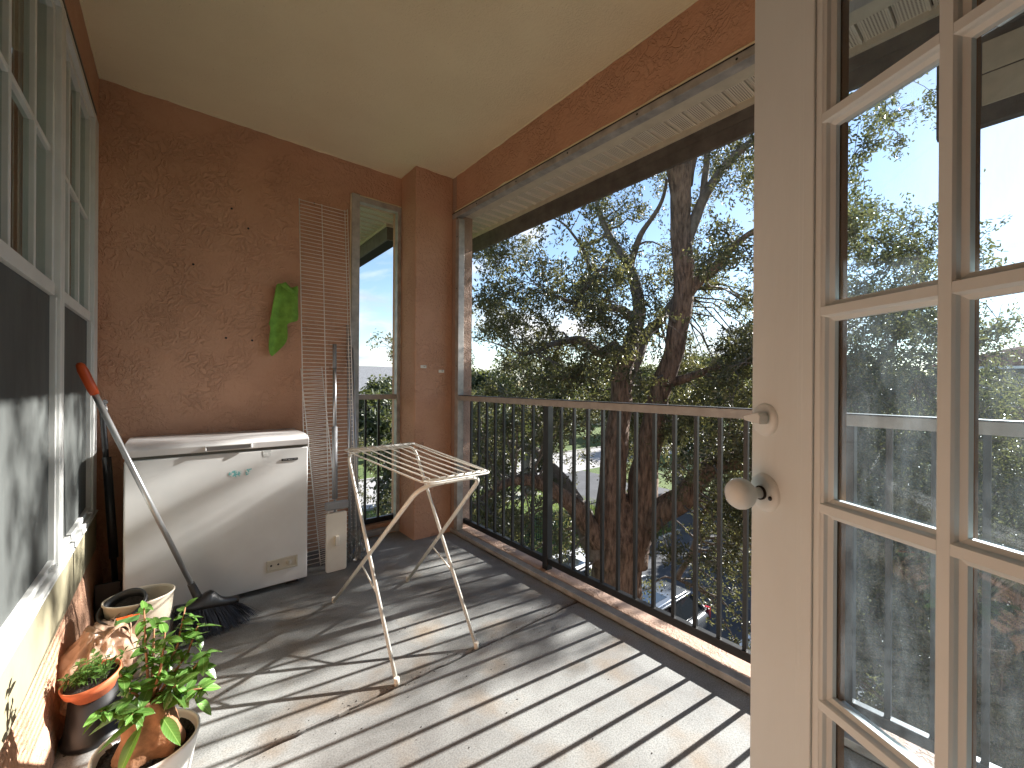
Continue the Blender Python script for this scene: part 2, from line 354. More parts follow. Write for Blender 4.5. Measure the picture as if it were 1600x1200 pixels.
def softmat():
    """soffit vinyl: rows of tiny vent holes between the grooves"""
    mt = bpy.data.materials.new('vented_soffit'); mt.use_nodes = True
    t = mt.node_tree; b = t.nodes['Principled BSDF']; b.inputs['Roughness'].default_value = 0.5
    co = N(t, 'ShaderNodeTexCoord')
    mp = N(t, 'ShaderNodeMapping'); mp.inputs['Scale'].default_value = (95, 95, 95)
    L(t, co.outputs['Object'], mp.inputs[0])
    fr = N(t, 'ShaderNodeVectorMath', operation='FRACTION'); L(t, mp.outputs[0], fr.inputs[0])
    sb = N(t, 'ShaderNodeVectorMath', operation='SUBTRACT'); L(t, fr.outputs[0], sb.inputs[0]); sb.inputs[1].default_value = (0.5, 0.5, 0.5)
    ml = N(t, 'ShaderNodeVectorMath', operation='MULTIPLY'); L(t, sb.outputs[0], ml.inputs[0]); ml.inputs[1].default_value = (1, 1, 0)
    ln = N(t, 'ShaderNodeVectorMath', operation='LENGTH'); L(t, ml.outputs[0], ln.inputs[0])
    r = N(t, 'ShaderNodeValToRGB'); r.color_ramp.elements[0].position = 0.26; r.color_ramp.elements[1].position = 0.33
    r.color_ramp.elements[0].color = (0.06, 0.05, 0.04, 1); r.color_ramp.elements[1].color = (0.78, 0.72, 0.60, 1)
    L(t, ln.outputs['Value'], r.inputs[0])
    se = N(t, 'ShaderNodeSeparateXYZ'); L(t, co.outputs['Object'], se.inputs[0])
    ab = N(t, 'ShaderNodeMath', operation='ABSOLUTE'); L(t, se.outputs[1], ab.inputs[0])
    lt = N(t, 'ShaderNodeMath', operation='LESS_THAN'); L(t, ab.outputs[0], lt.inputs[0]); lt.inputs[1].default_value = 0.036
    mxc = N(t, 'ShaderNodeMix', data_type='RGBA'); L(t, lt.outputs[0], mxc.inputs['Factor'])
    mxc.inputs[6].default_value = (0.78, 0.72, 0.60, 1); L(t, r.outputs[0], mxc.inputs[7])
    L(t, mxc.outputs[2], b.inputs['Base Color'])
    return mt
M['soffit'] = softmat()

# ------------------------------------------------------------------ geometry helpers
class MB:
    def __init__(s):
        s.v = []; s.f = []; s.sm = []
    def add(s, vs, fs, smooth=False):
        k = len(s.v)
        s.v += [tuple(p) for p in vs]
        s.f += [tuple(i + k for i in f) for f in fs]
        s.sm += [smooth] * len(fs)
        return s
    def box(s, x0, x1, y0, y1, z0, z1):
        return s.add([(x0, y0, z0), (x1, y0, z0), (x1, y1, z0), (x0, y1, z0), (x0, y0, z1), (x1, y0, z1), (x1, y1, z1), (x0, y1, z1)],
                     [(0, 3, 2, 1), (4, 5, 6, 7), (0, 1, 5, 4), (1, 2, 6, 5), (2, 3, 7, 6), (3, 0, 4, 7)])
    def prism(s, poly, a, b, axis=2, smooth=False):
        """extrude a polygon (list of 2-tuples) along an axis from a to b"""
        def P(p, h):
            q = list(p); q.insert(axis, h); return tuple(q)
        n = len(poly)
        vs = [P(p, a) for p in poly] + [P(p, b) for p in poly]
        fs = [tuple(range(n - 1, -1, -1)), tuple(range(n, 2 * n))]
        s.add(vs, fs)
        k = len(s.v) - 2 * n
        for i in range(n):
            j = (i + 1) % n
            s.f.append((k + i, k + j, k + n + j, k + n + i)); s.sm.append(smooth)
        return s
    def tube(s, pts, r, n=8, caps=True, smooth=True):
        pts = [Vector(p) for p in pts]
        rs = r if isinstance(r, (list, tuple)) else [r] * len(pts)
        vs = []; prev = None
        for i, p in enumerate(pts):
            d = (pts[min(i + 1, len(pts) - 1)] - pts[max(i - 1, 0)]).normalized()
            if prev is None:
                up = Vector((0, 0, 1)) if abs(d.z) < 0.9 else Vector((1, 0, 0))
                a = d.cross(up).normalized()
            else:
                a = (prev - d * prev.dot(d)).normalized()
            prev = a; b = d.cross(a)
            for k in range(n):
                t = 2 * math.pi * k / n
                vs.append(p + (a * math.cos(t) + b * math.sin(t)) * rs[i])
        fs = []
        for i in range(len(pts) - 1):
            for k in range(n):
                k2 = (k + 1) % n
                fs.append((i * n + k, i * n + k2, (i + 1) * n + k2, (i + 1) * n + k))
        s.add(vs, fs, smooth)
        if caps:
            k = len(s.v) - len(vs)
            s.f.append(tuple(k + i for i in range(n - 1, -1, -1))); s.sm.append(False)
            e = k + (len(pts) - 1) * n
            s.f.append(tuple(e + i for i in range(n))); s.sm.append(False)
        return s
    def lathe(s, prof, c=(0, 0, 0), n=32, sx=1, sy=1, ax=None, smooth=True):
        """revolve (r, z) profile; ax: optional 3x3 matrix"""
        vs = []
        for r_, z in prof:
            for k in range(n):
                t = 2 * math.pi * k / n
                p = Vector((r_ * math.cos(t) * sx, r_ * math.sin(t) * sy, z))
                if ax is not None: p = ax @ p
                vs.append(p + Vector(c))
        fs = []
        for i in range(len(prof) - 1):
            for k in range(n):
                k2 = (k + 1) % n
                fs.append((i * n + k, i * n + k2, (i + 1) * n + k2, (i + 1) * n + k))
        return s.add(vs, fs, smooth)
    def mesh(s, name, mt):
        me = bpy.data.meshes.new(name)
        me.from_pydata([tuple(v) for v in s.v], [], s.f)
        me.polygons.foreach_set('use_smooth', s.sm)
        me.materials.append(mt)
        me.update()
        return me
    def build(s, name, mt, parent=None, off=None, bevel=0, loc=None):
        """link as one object. off = world position of the parent when the vertices are in world coordinates"""
        if off is not None:
            s.v = [(p[0] - off[0], p[1] - off[1], p[2] - off[2]) for p in s.v]
        o = bpy.data.objects.new(name, s.mesh(name, mt))
        COL.objects.link(o)
        if parent: o.parent = parent
        if loc: o.location = loc
        if bevel: bev(o, bevel)
        return o

def bev(o, wd, seg=2):
    b = o.modifiers.new('bevel', 'BEVEL'); b.width = wd; b.segments = seg; b.limit_method = 'ANGLE'; b.angle_limit = R(40)

def inst(src, name, parent, loc, rot=None, scale=None):
    o = src.copy(); o.name = name
    COL.objects.link(o); o.parent = parent; o.location = loc
    if rot: o.rotation_euler = rot
    if scale: o.scale = scale
    return o

def tag(o, label=None, cat=None, group=None, kind=None):
    if label: o['label'] = label
    if cat: o['category'] = cat
    if group: o['group'] = group
    if kind: o['kind'] = kind
    return o

def thing(name, label, cat, loc=(0, 0, 0), rz=0, group=None, kind=None):
    o = bpy.data.objects.new(name, None); COL.objects.link(o)
    o.location = loc; o.rotation_euler = (0, 0, rz); o.empty_display_size = 0.1
    return tag(o, label, cat, group, kind)

def fillet(pts, r, seg=6):
    """round the inner corners of a polyline"""
    P = [Vector(p) for p in pts]; out = [P[0]]
    for i in range(1, len(P) - 1):
        a = (P[i - 1] - P[i]); b = (P[i + 1] - P[i])
        rr = min(r, a.length * 0.49, b.length * 0.49)
        p0 = P[i] + a.normalized() * rr; p1 = P[i] + b.normalized() * rr
        for k in range(seg + 1):
            t = k / seg
            out.append(p0 * (1 - t) ** 2 + P[i] * 2 * t * (1 - t) + p1 * t ** 2)
    out.append(P[-1])
    return out

def at(px, py, d):
    """world point seen at photograph pixel (px, py) at depth d metres"""
    return Vector((CX, CY, CZ)) + (_F + _R * ((px - 800) / FPX) - _U * ((py - 600) / FPX)) * d

# ------------------------------------------------------------------ dimensions
XL, YB, ZC = -2.022, 0.0, 2.7825       # left wall, back wall, ceiling
XO = 0.15                              # outer face of the opening wall
YE = -3.50                             # end wall behind the camera
ZT = 2.485                             # head of the openings
ZG = -5.8                              # ground
YJ = -1.60                             # slab joint

# ------------------------------------------------------------------ balcony shell
fl = tag(bpy.data.objects.new('floor', None), kind='structure'); COL.objects.link(fl)
tag(fl, 'grey textured concrete balcony floor with a joint across it')
def slab(y0, y1, jag0, jag1):
    n = 60; mb = MB(); x0, x1 = XL - 0.1, -0.012
    r_ = random.Random(3)
    ys0 = [y0 + (r_.uniform(-0.0035, 0.0035) if jag0 else 0) for _ in range(n + 1)]
    ys1 = [y1 + (r_.uniform(-0.0035, 0.0035) if jag1 else 0) for _ in range(n + 1)]
    vs = []
    for i in range(n + 1):
        x = x0 + (x1 - x0) * i / n
        e0 = 0.004 if jag0 else 0; e1 = 0.004 if jag1 else 0
        vs += [(x, ys0[i], -0.12), (x, ys0[i], -e0 * 1.2), (x, ys0[i] + e0, 0), (x, ys1[i] - e1, 0), (x, ys1[i], -e1 * 1.2), (x, ys1[i], -0.12)]
    fs = []
    for i in range(n):
        for k in range(5):
            a = i * 6 + k; fs.append((a, a + 6, a + 7, a + 1))
    fs += [(0, 1, 2, 3, 4, 5), tuple(n * 6 + k for k in (5, 4, 3, 2, 1, 0))]
    mb.add(vs, fs)
    return mb
slab(YE - 0.1, YJ - 0.007, False, True).build('slab', M['concrete'], fl)
slab(YJ + 0.007, 0.02, True, False).build('slab', M['concrete'], fl)
MB().box(XL - 0.1, 0.0, YJ - 0.02, YJ + 0.02, -0.03, -0.016).build('joint_filler', M['gap'], fl)

# back wall with the narrow opening
NX0, NX1, NZ0, NZ1 = -0.690, -0.317, 0.03, 2.545
bw = MB()
bw.box(XL - 0.3, NX0, 0, 0.15, -0.2, ZC + 0.1)
bw.box(NX1, XO - 0.001, 0, 0.15, -0.2, ZC + 0.1)
bw.box(NX0, NX1, 0, 0.15, NZ1, ZC + 0.1)
bw.box(NX0, NX1, 0, 0.15, -0.2, NZ0)
bw.box(NX0, NX1, 0.0415, 0.149, NZ0, 0.072)
back = bw.build('back_wall', M['terra']); tag(back, 'terracotta stucco end wall behind the chest freezer', kind='structure')
for px, py in ((302, 413), (353, 528), (394, 532), (362, 326), (491, 318), (388, 357)):
    d = (0 - CY) / ((at(px, py, 1) - Vector((CX, CY, CZ))).y)
    p = at(px, py, d)
    h = MB().lathe([(0.0, 0.0012), (0.0045, 0.0012), (0.0065, 0.0)], n=10, ax=Matrix.Rotation(R(90), 3, 'X')).build('screw_hole', M['black'], back, loc=(p.x, -0.0015, p.z))
lw = MB()
WY0, WY1, WZ0, WZ1 = -1.80, -0.10, 0.505, 2.485
lw.box(XL - 0.15, XL, WY1, 0.0, -0.2, ZC + 0.1)
lw.box(XL - 0.15, XL, YE - 0.1, WY0, -0.2, ZC + 0.1)
lw.box(XL - 0.15, XL, WY0, WY1, WZ1, ZC + 0.1)
lw.box(XL - 0.15, XL, WY0, WY1, -0.2, WZ0)
tag(lw.build('left_wall', M['terra']), 'terracotta stucco side wall around the tall double window', kind='structure')
# stucco swelling at the foot of the left wall
sw = MB(); n = 260; vs = []; prof = [(0.0, 0.30), (0.004, 0.27), (0.012, 0.2), (0.020, 0.12), (0.026, 0.05), (0.034, 0.0)]
for i in range(n + 1):
    y = YE + 0.01 + (0 - YE - 0.02) * i / n
    for k, (dxx, z) in enumerate(prof):
        j = noise.noise(Vector((y * 4, z * 7, 1.3))) * 0.007 + noise.noise(Vector((y * 21, z * 25, 4.3))) * 0.002
        vs.append((XL + 0.002 + dxx + (abs(j) + 0.002 if 0 < k else 0), y, z + (noise.noise(Vector((y * 9, 4, 0))) * 0.012 if k == 0 else 0)))
fs = [(i * 6 + k, i * 6 + k + 1, i * 6 + k + 7, i * 6 + k + 6) for i in range(n) for k in range(5)]
sw.add(vs, fs, True)
tag(sw.build('wall_base', M['terra']), 'swollen rough stucco along the foot of the window wall', kind='structure')
cl = MB().box(XL - 0.3, XO, YE - 0.12, 0.15, ZC, ZC + 0.2).build('ceiling', M['ceil'])
tag(cl, 'cream textured balcony ceiling', kind='structure')
pl = MB().box(-0.317, 0.0, -0.262, -0.0005, -0.1, ZC - 0.0005)
pil = pl.build('corner_pillar', M['terra'], bevel=0.008); tag(pil, 'terracotta stucco pillar in the corner between both openings', kind='structure')
js = MB().box(0.0005, XO, -0.312, -0.0005, -0.2, ZC - 0.0005).build('opening_jamb', M['terra_out'])
tag(js, 'stucco jamb of the wide opening beside the corner pillar', kind='structure')
bmm = MB().box(0.0, XO, YE, -0.3125, ZT, ZC - 0.0005)
bmm.v = [(x, y, z + ((y + 0.32) * 0.0197 + 0.016 if z < 2.6 else 0)) for x, y, z in bmm.v]
bm_ = bmm.build('beam', M['terra'], bevel=0.004)
tag(bm_, 'terracotta stucco beam over the wide opening', kind='structure')
# kerb under the opening
kb = MB(); n = 70; vs = []
for i in range(n + 1):
    y = YE + (-0.3125 - YE) * i / n
    a = noise.noise(Vector((y * 7, 0, 0))) * 0.003
    vs += [(0.036, y, -0.2), (0.036, y, 0.024 + a), (0.05, y, 0.030 + a), (0.145, y, 0.026 + a), (0.165, y, 0.015), (0.165, y, -0.2)]
kb.add(vs, [(i * 6 + k, i * 6 + k + 1, i * 6 + k + 7, i * 6 + k + 6) for i in range(n) for k in range(5)], False)
tag(kb.build('opening_kerb', M['terra_out']), 'low pinkish stucco kerb below the black railing', kind='structure')
# lumpy caulk lines where ceiling meets the walls
def caulk(p0, p1, seed, r=0.0065):
    p0, p1 = Vector(p0), Vector(p1); n = int((p1 - p0).length / 0.035)
    pts = []; rs = []
    for i in range(n + 1):
        p = p0.lerp(p1, i / n)
        pts.append(p + Vector((0, 0, noise.noise(Vector((i * 0.31, seed, 0))) * 0.007)))
        rs.append(r * (1 + 0.5 * noise.noise(Vector((i * 0.6, seed, 5)))))
    return MB().tube(pts, rs, 6)
ck = MB()
hz_ = lambda y: ZT + (y + 0.32) * 0.0197 + 0.016
for a in (((XL, -0.002, ZC), (-0.317, -0.002, ZC), 1), ((XL + 0.002, 0, ZC), (XL + 0.002, YE, ZC), 2), ((-0.001, -0.262, ZC), (-0.001, YE, ZC), 3),
          ((-0.317, -0.264, ZC), (0, -0.264, ZC), 4), ((-0.319, 0, ZC), (-0.319, -0.262, ZC), 5),
          ((-0.002, -0.3, hz_(-0.3) + 0.003), (-0.002, YE, hz_(YE) + 0.003), 6), ((NX0 - 0.013, -0.004, 0.0), (NX0 - 0.013, -0.004, NZ1), 7), ((NX1 + 0.001, -0.003, 0.0), (NX1 + 0.001, -0.003, NZ1), 8), ((NX0, -0.003, NZ1 + 0.006), (NX1, -0.003, NZ1 + 0.004), 9)):
    c = caulk(*a); ck.add(c.v, c.f, True)
tag(ck.build('ceiling_caulk', M['ceil']), 'lumpy cream bead where the ceiling meets the walls', kind='structure')
# end wall behind the camera with its doorway, and a plain room beyond
ew = MB()
ew.box(-1.145, XO, YE - 0.15, YE - 0.0005, -0.2, ZC - 0.0005)
ew.box(XL, -1.145, YE - 0.15, YE - 0.0005, 2.07, ZC - 0.0005)
tag(ew.build('end_wall', M['dim']), 'pale wall holding the doorway', kind='structure')
rm = MB()
rm.box(-3.6, 1.0, -6.6, -6.5, -0.1, 2.75); rm.box(-3.7, -3.6, -6.5, 0.15, -0.1, 2.75); rm.box(1.0, 1.1, -6.5, YE - 0.15, -0.1, 2.75)
rm.box(-3.6, 1.0, -6.5, YE - 0.16, -0.15, -0.005); rm.box(-3.6, XL - 0.16, YE - 0.16, 0.15, -0.15, -0.005)
rm.box(-3.6, 1.0, -6.5, YE - 0.16, 2.70, 2.78); rm.box(-3.6, XL - 0.31, YE - 0.16, 0.15, 2.70, 2.78); rm.box(-3.6, XL - 0.31, 0.0, 0.14, -0.005, 2.7)
tag(rm.build('room_interior', M['dim']), 'plain beige room behind the windows and doorway', kind='structure')
# the storeys below
mass = MB().box(-9, XO - 0.004, -14, 0.146, ZG - 0.1, -0.201)
tag(mass.build('building_facade', M['terra_out']), 'pinkish stucco storeys below the balcony', kind='structure')

# ------------------------------------------------------------------ screen frames
sf = thing('screen_frame', 'dusty aluminium channel frame lining the wide balcony opening', 'screen frame', (0, -1.9, 0))
off = (0, -1.9, 0)
MB().box(-0.006, 0.046, YE, -0.262, ZT - 0.045, ZT - 0.002).build('head_channel', M['alu'], sf, off, 0.002)
MB().box(-0.006, 0.046, -0.312 - 0.0, -0.264, 0.034, ZT - 0.047).build('jamb_channel', M['alu'], sf, off, 0.002) if False else None
MB().box(-0.006, 0.046, -0.360, -0.3135, 0.034, ZT - 0.047).build('jamb_channel', M['alu'], sf, off, 0.002)
MB().box(-0.012, 0.038, YE, -0.264, 0.004, 0.032).build('sill_channel', M['alu'], sf, off, 0.002)
MB().box(-0.004, 0.040, YE, -0.3605, 1.036, 1.0725).build('chair_rail', M['bronze'], sf, off, 0.002)
MB().box(0.0465, 0.149, YE, -0.3135, ZT - 0.020, ZT - 0.0005).build('head_board', M['trimpaint'], sf, off, 0.002)
for o_ in sf.children:
    if o_.name.startswith(('head_channel', 'head_board')):
        for v in o_.data.vertices: v.co.z += (v.co.y - 1.9 + 0.32) * 0.0197 + 0.016
# thin rubber spline along the channels
spl = MB().box(-0.0085, -0.0062, YE, -0.262, ZT - 0.010, ZT - 0.005)
spl.v = [(x, y, z + (y + 0.32) * 0.0197 + 0.016) for x, y, z in spl.v]
spl.build('spline', M['black'], sf, off)
MB().box(-0.001, 0.041, YE, -0.3605, 1.0726, 1.0765).build('rail_cap', M['iron'], sf, off)
for y in (-0.6, -1.05, -1.5, -1.95, -2.4):
    for z in (ZT - 0.026,):
        MB().lathe([(0, -0.003), (0.004, -0.002), (0.005, 0)], n=8, ax=Matrix.Rotation(R(90), 3, 'Y')).build('screw', M['gap'], sf, loc=(-0.0065, y + 1.9, z + (y + 0.32) * 0.0197 + 0.016))
for z in (0.5, 1.3, 1.9, 2.3):
    MB().lathe([(0, -0.003), (0.004, -0.002), (0.005, 0)], n=8, ax=Matrix.Rotation(R(90), 3, 'Y')).build('screw', M['gap'], sf, loc=(-0.0065, -0.337 + 1.9, z))
ny = thing('screen_frame', 'tall narrow aluminium frame around the slim opening beside the pillar', 'screen frame', (-0.5, 0, 0))
off = (-0.5, 0, 0)
MB().box(NX0 - 0.012, NX0 + 0.045, -0.022, 0.04, 0.002, NZ1 + 0.004).build('jamb_channel', M['alu'], ny, off, 0.002)
MB().box(NX1 - 0.030, NX1 - 0.0015, -0.012, 0.04, 0.002, NZ1 - 0.002).build('jamb_channel', M['alu'], ny, off, 0.002)
MB().box(NX0 + 0.046, NX1 - 0.031, -0.012, 0.04, NZ1 - 0.042, NZ1).build('head_channel', M['alu'], ny, off, 0.002)
MB().box(NX0 + 0.046, NX1 - 0.031, -0.012, 0.04, 0.008, 0.045).build('sill_channel', M['alu'], ny, off, 0.002)
MB().box(NX0 + 0.046, NX1 - 0.031, 0.0, 0.036, 1.040, 1.078).build('chair_rail', M['bronze'], ny, off, 0.002)

# ------------------------------------------------------------------ railings
rl = thing('railing', 'long black metal railing with slim square balusters along the wide opening', 'railing', (0.09, -1.9, 0.03))
off = (0.09, -1.9, 0.03)
MB().box(0.078, 0.108, YE, -0.313, 0.062, 0.100).build('bottom_rail', M['iron'], rl, off, 0.003)
MB().box(0.072, 0.112, YE, -0.313, 1.040, 1.068).build('top_rail', M['iron'], rl, off, 0.003)
MB().box(0.071, 0.115, -1.279, -1.235, 0.027, 1.0395).build('post', M['iron'], rl, off, 0.002)
MB().box(0.071, 0.115, -2.752, -2.708, 0.027, 1.0395).build('post', M['iron'], rl, off, 0.002)
b0 = MB().box(-0.008, 0.008, -0.008, 0.008, 0.0705, 1.0095).build('baluster', M['iron'], rl, loc=(0.003, 0, 0))
ys = [-0.403, -0.505, -0.61, -0.714, -0.815, -0.915, -1.017, -1.12] + [-1.37 - 0.1035 * k for k in range(13)] + [-2.838 - 0.104 * k for k in range(7)]
b0.location = (0.003, ys[0] + 1.9, -0.03 + 0.03)
for y in ys[1:]:
    inst(b0, 'baluster', rl, (0.003, y + 1.9, 0))
nr = thing('railing', 'short black railing with few balusters in the slim opening', 'railing', (-0.5, 0.09, 0.03))
off = (-0.5, 0.09, 0.03)
MB().box(NX0, NX1, 0.078, 0.108, 0.075, 0.115).build('bottom_rail', M['iron'], nr, off, 0.003)
MB().box(NX0, NX1, 0.072, 0.112, 1.040, 1.068).build('top_rail', M['iron'], nr, off, 0.003)
for x in (-0.555, -0.452):
    MB().box(x - 0.008, x + 0.008, 0.085, 0.101, 0.1155, 1.0395).build('baluster', M['iron'], nr, off)

# ------------------------------------------------------------------ eave: soffit strips and fascia
ev = thing('roof_eave', 'vented beige soffit and dark fascia of the roof overhang outside', 'roof eave', (0.4, -1.5, 2.6), kind='structure')
eo = (0.4, -1.5, 2.6)
def soff_strip(length):
    mb = MB(); x = length / 2
    pr = [(-0.0515, 0.011), (-0.0495, -0.004), (-0.044, -0.004), (-0.040, 0.003), (0.040, 0.003), (0.044, -0.004), (0.0460, -0.004), (0.0460, 0.012), (-0.0515, 0.012)]
    mb.prism(pr, -x, x, axis=0)
    return mb
s0 = soff_strip(0.426).build('soffit_strip', M['soffit'], ev)
n = 0; y = YE + 0.05
while y < 0.55:
    lo = (0.365 - eo[0], y - eo[1], 2.630 - eo[2])
    if n == 0: s0.location = lo
    else: inst(s0, 'soffit_strip', ev, lo)
    y += 0.104; n += 1
s1 = soff_strip(2.6).build('soffit_strip', M['soffit'], ev)
n = 0; y = 0.22
while y < 3.6:
    x1 = 0.13 if y < 0.55 else -0.20
    lo = (x1 - 1.3 - eo[0], y - eo[1], 2.630 - eo[2])
    if n == 0: s1.location = lo
    else: inst(s1, 'soffit_strip', ev, lo)
    y += 0.104; n += 1
MB().box(0.152, 0.60, YE - 0.02, 0.6, 2.645, 2.665).build('backing', M['gap'], ev, eo)
MB().box(-2.6, 0.14, 0.16, 3.6, 2.645, 2.665).build('backing', M['gap'], ev, eo)
MB().box(0.578, 0.596, YE, 0.585, 2.602, 2.643).build('trim', M['trimpaint'], ev, eo, 0.002)
MB().box(0.602, 0.625, YE, 0.622, 2.470, 2.78).build('fascia', M['fascia'], ev, eo, 0.002)
MB().box(0.6265, 0.665, YE - 0.3, -2.885, 2.138, 2.70).build('drop_panel', M['fascia'], ev, eo, 0.003)
MB().box(0.6205, 0.626, YE - 0.3, -3.005, 2.205, 2.320).build('raised_panel', M['trimpaint'], ev, eo, 0.003)
MB().box(0.6205, 0.626, YE - 0.3, -3.005, 2.325, 2.440).build('raised_panel', M['trimpaint'], ev, eo, 0.003)
MB().box(0.5965, 0.6015, YE, 0.6, 2.545, 2.62).build('sub_fascia', M['fascia'], ev, eo)
MB().box(-0.185, 0.5775, 0.592, 0.606, 2.606, 2.643).build('trim', M['trimpaint'], ev, eo, 0.002)
MB().box(-0.165, 0.6015, 0.607, 0.624, 2.490, 2.78).build('fascia', M['fascia'], ev, eo, 0.002)
MB().box(-0.198, -0.186, 0.592, 3.6, 2.606, 2.643).build('trim', M['trimpaint'], ev, eo, 0.002)
MB().box(-0.183, -0.166, 0.607, 3.6, 2.490, 2.78).build('fascia', M['fascia'], ev, eo, 0.002)
MB().box(-2.6, 0.60, 0.152, 0.59, 2.67, 2.78).build('roof_deck', M['shingle'], ev, eo)
MB().box(0.152, 0.60, YE, 0.151, 2.67, 2.78).build('roof_deck', M['shingle'], ev, eo)
MB().box(-2.6, -0.2, 0.592, 3.6, 2.67, 2.78).build('roof_deck', M['shingle'], ev, eo)

# ------------------------------------------------------------------ the tall window pair
def window(y0, y1, label, muntins):
    t = thing('window', label, 'window', (XL, (y0 + y1) / 2, WZ0)); o_ = (XL, (y0 + y1) / 2, WZ0)
    xf = XL + 0.014
    xb = XL - 0.06
    fw = 0.032
    MB().box(xb, xf, y0, y0 + fw, WZ0, WZ1).build('frame', M['white'], t, o_, 0.002)
    MB().box(xb, xf, y1 - fw, y1, WZ0, WZ1).build('frame', M['white'], t, o_, 0.002)
    MB().box(xb, xf - 0.001, y0 + fw, y1 - fw, WZ1 - 0.03, WZ1).build('frame', M['white'], t, o_, 0.002)
    MB().box(xb, xf + 0.002, y0 + fw, y1 - fw, WZ0, WZ0 + 0.020).build('sill', M['white'], t, o_, 0.002)
    zm = 1.475
    a, b = y0 + fw + 0.001, y1 - fw - 0.001
    # upper sash, outermost
    sx0, sx1 = XL - 0.034, XL - 0.002
    us = MB(); us.box(sx0, sx1, a, a + 0.028, zm, WZ1 - 0.031); us.box(sx0, sx1, b - 0.028, b, zm, WZ1 - 0.031)
    us.box(sx0, sx1 + 0.006, a + 0.0281, b - 0.0281, zm - 0.02, zm + 0.022); us.box(sx0, sx1, a + 0.0281, b - 0.0281, WZ1 - 0.06, WZ1 - 0.031)
    us.build('upper_sash', M['white'], t, o_, 0.0015)
    for ym in muntins:
        MB().box(XL - 0.030, XL - 0.006, ym - 0.010, ym + 0.010, zm + 0.0225, WZ1 - 0.0605).build('muntin', M['white'], t, o_, 0.002)
    e = [a + 0.028] + list(muntins) + [b - 0.028]
    for i in range(3):
        lo = e[i] + (0.0105 if i else 0.0005); hi = e[i + 1] - (0.0105 if i < 2 else 0.0005)
        MB().box(XL - 0.029, XL - 0.007, lo, hi, 1.940, 1.958).build('muntin', M['white'], t, o_, 0.002)
        MB().box(XL - 0.021, XL - 0.018, lo, hi, zm + 0.0225, 1.9395).build('pane', M['glass2'], t, o_)
        MB().box(XL - 0.021, XL - 0.018, lo, hi, 1.9585, WZ1 - 0.0605).build('pane', M['glass2'], t, o_)
    # lower sash behind its insect screen
    ls = MB(); ls.box(XL - 0.02, XL + 0.006, a, a + 0.018, WZ0 + 0.029, zm - 0.021); ls.box(XL - 0.02, XL + 0.006, b - 0.018, b, WZ0 + 0.029, zm - 0.021)
    ls.box(XL - 0.02, XL + 0.006, a + 0.0181, b - 0.0181, WZ0 + 0.029, WZ0 + 0.05)
    ls.build('screen_frame', M['white'], t, o_, 0.0015)
    MB().box(XL - 0.012, XL - 0.009, a + 0.0185, b - 0.0185, WZ0 + 0.0505, zm - 0.0215).build('insect_screen', M['screen'], t, o_)
    MB().box(XL + 0.0065, XL + 0.02, b - 0.11, b - 0.06, WZ0 + 0.036, WZ0 + 0.046).build('latch', M['white'], t, o_, 0.002)
    return t
window(-1.78, -0.980, 'white gridded window with dark screen, nearer the camera', (-1.49, -1.241))
window(-0.975, -0.205, 'white gridded window with dark screen, nearer the freezer wall', (-0.724, -0.500))
cs = MB(); cs.box(XL - 0.02, XL + 0.012, -0.2045, -0.098, WZ0 - 0.01, WZ1 + 0.005)
tag(cs.build('window_casing', M['white'], bevel=0.003), 'white casing board between window and terracotta wall', kind='structure')
hd = MB(); hd.box(XL - 0.02, XL + 0.010, -1.80, -0.2046, WZ1 + 0.001, WZ1 + 0.03)
tag(hd.build('window_head_trim', M['cream'], bevel=0.003), 'cream strip over the window pair', kind='structure')
gp = MB().box(XL + 0.0102, XL + 0.016, -1.80, -0.21, WZ1 - 0.004, WZ1 + 0.010)
tag(gp.build('window_head_gasket', M['black']), 'black rubber strip along the window head', kind='structure')
ap = MB().box(XL, XL + 0.012, -1.80, -0.098, 0.305, WZ0 - 0.012)
tag(ap.build('window_apron', M['cream']), 'cream painted panel under the window sill', kind='structure')
MBs = MB().box(XL, XL + 0.019, -1.80, -0.0985, WZ0 - 0.009, WZ0 - 0.003)
tag(MBs.build('window_sill', M['white'], bevel=0.002), 'white ledge below the window pair', kind='structure')
vb = thing('vertical_blind', 'pale vertical blind hanging inside the window pair', 'blind', (XL - 0.085, -0.95, 2.5))
v0 = MB().box(-0.0012, 0.0012, -0.043, 0.043, -2.0, 0).build('slat', M['blind'], vb)
v0.rotation_euler = (0, 0, R(14))
for i in range(23):
    lo = (0, -0.9 + i * 0.078, 0)
    if i == 0: v0.location = lo
    else: inst(v0, 'slat', vb, lo, (0, 0, R(14 + RNG.uniform(-9, 9))))

# ------------------------------------------------------------------ the open French door leaf
FREE = Vector((-0.7668, -2.7577, 0)); DD = Vector((-0.475, -0.88, 0)).normalized()
WD = 0.832
hinge = FREE + DD * WD
# local: +x from hinge to free edge, -y side faces ... ; choose rotation so that local x = -DD
ang = math.atan2(-DD.y, -DD.x)
dr = thing('french_door', 'cream painted French door leaf standing open with divided glass panes', 'door', (hinge.x, hinge.y, 0.012), ang)
# normal towards the camera in local coordinates: local y axis = rotate(+90)
ny_ = Vector((-math.sin(ang), math.cos(ang), 0))
sgn = 1 if ny_.dot(Vector((-0.88, 0.475, 0))) > 0 else -1
T = 0.045
def dY(a, b):
    """thickness range from the camera face (0) to the far face (T)"""
    p, q = -sgn * a, -sgn * b
    return (min(p, q), max(p, q))
def dbox(x0, x1, a, b, z0, z1, name, mt, bv=0.0):
    y0, y1 = dY(a, b)
    return MB().box(x0, x1, y0, y1, z0, z1).build(name, mt, dr, bevel=bv)
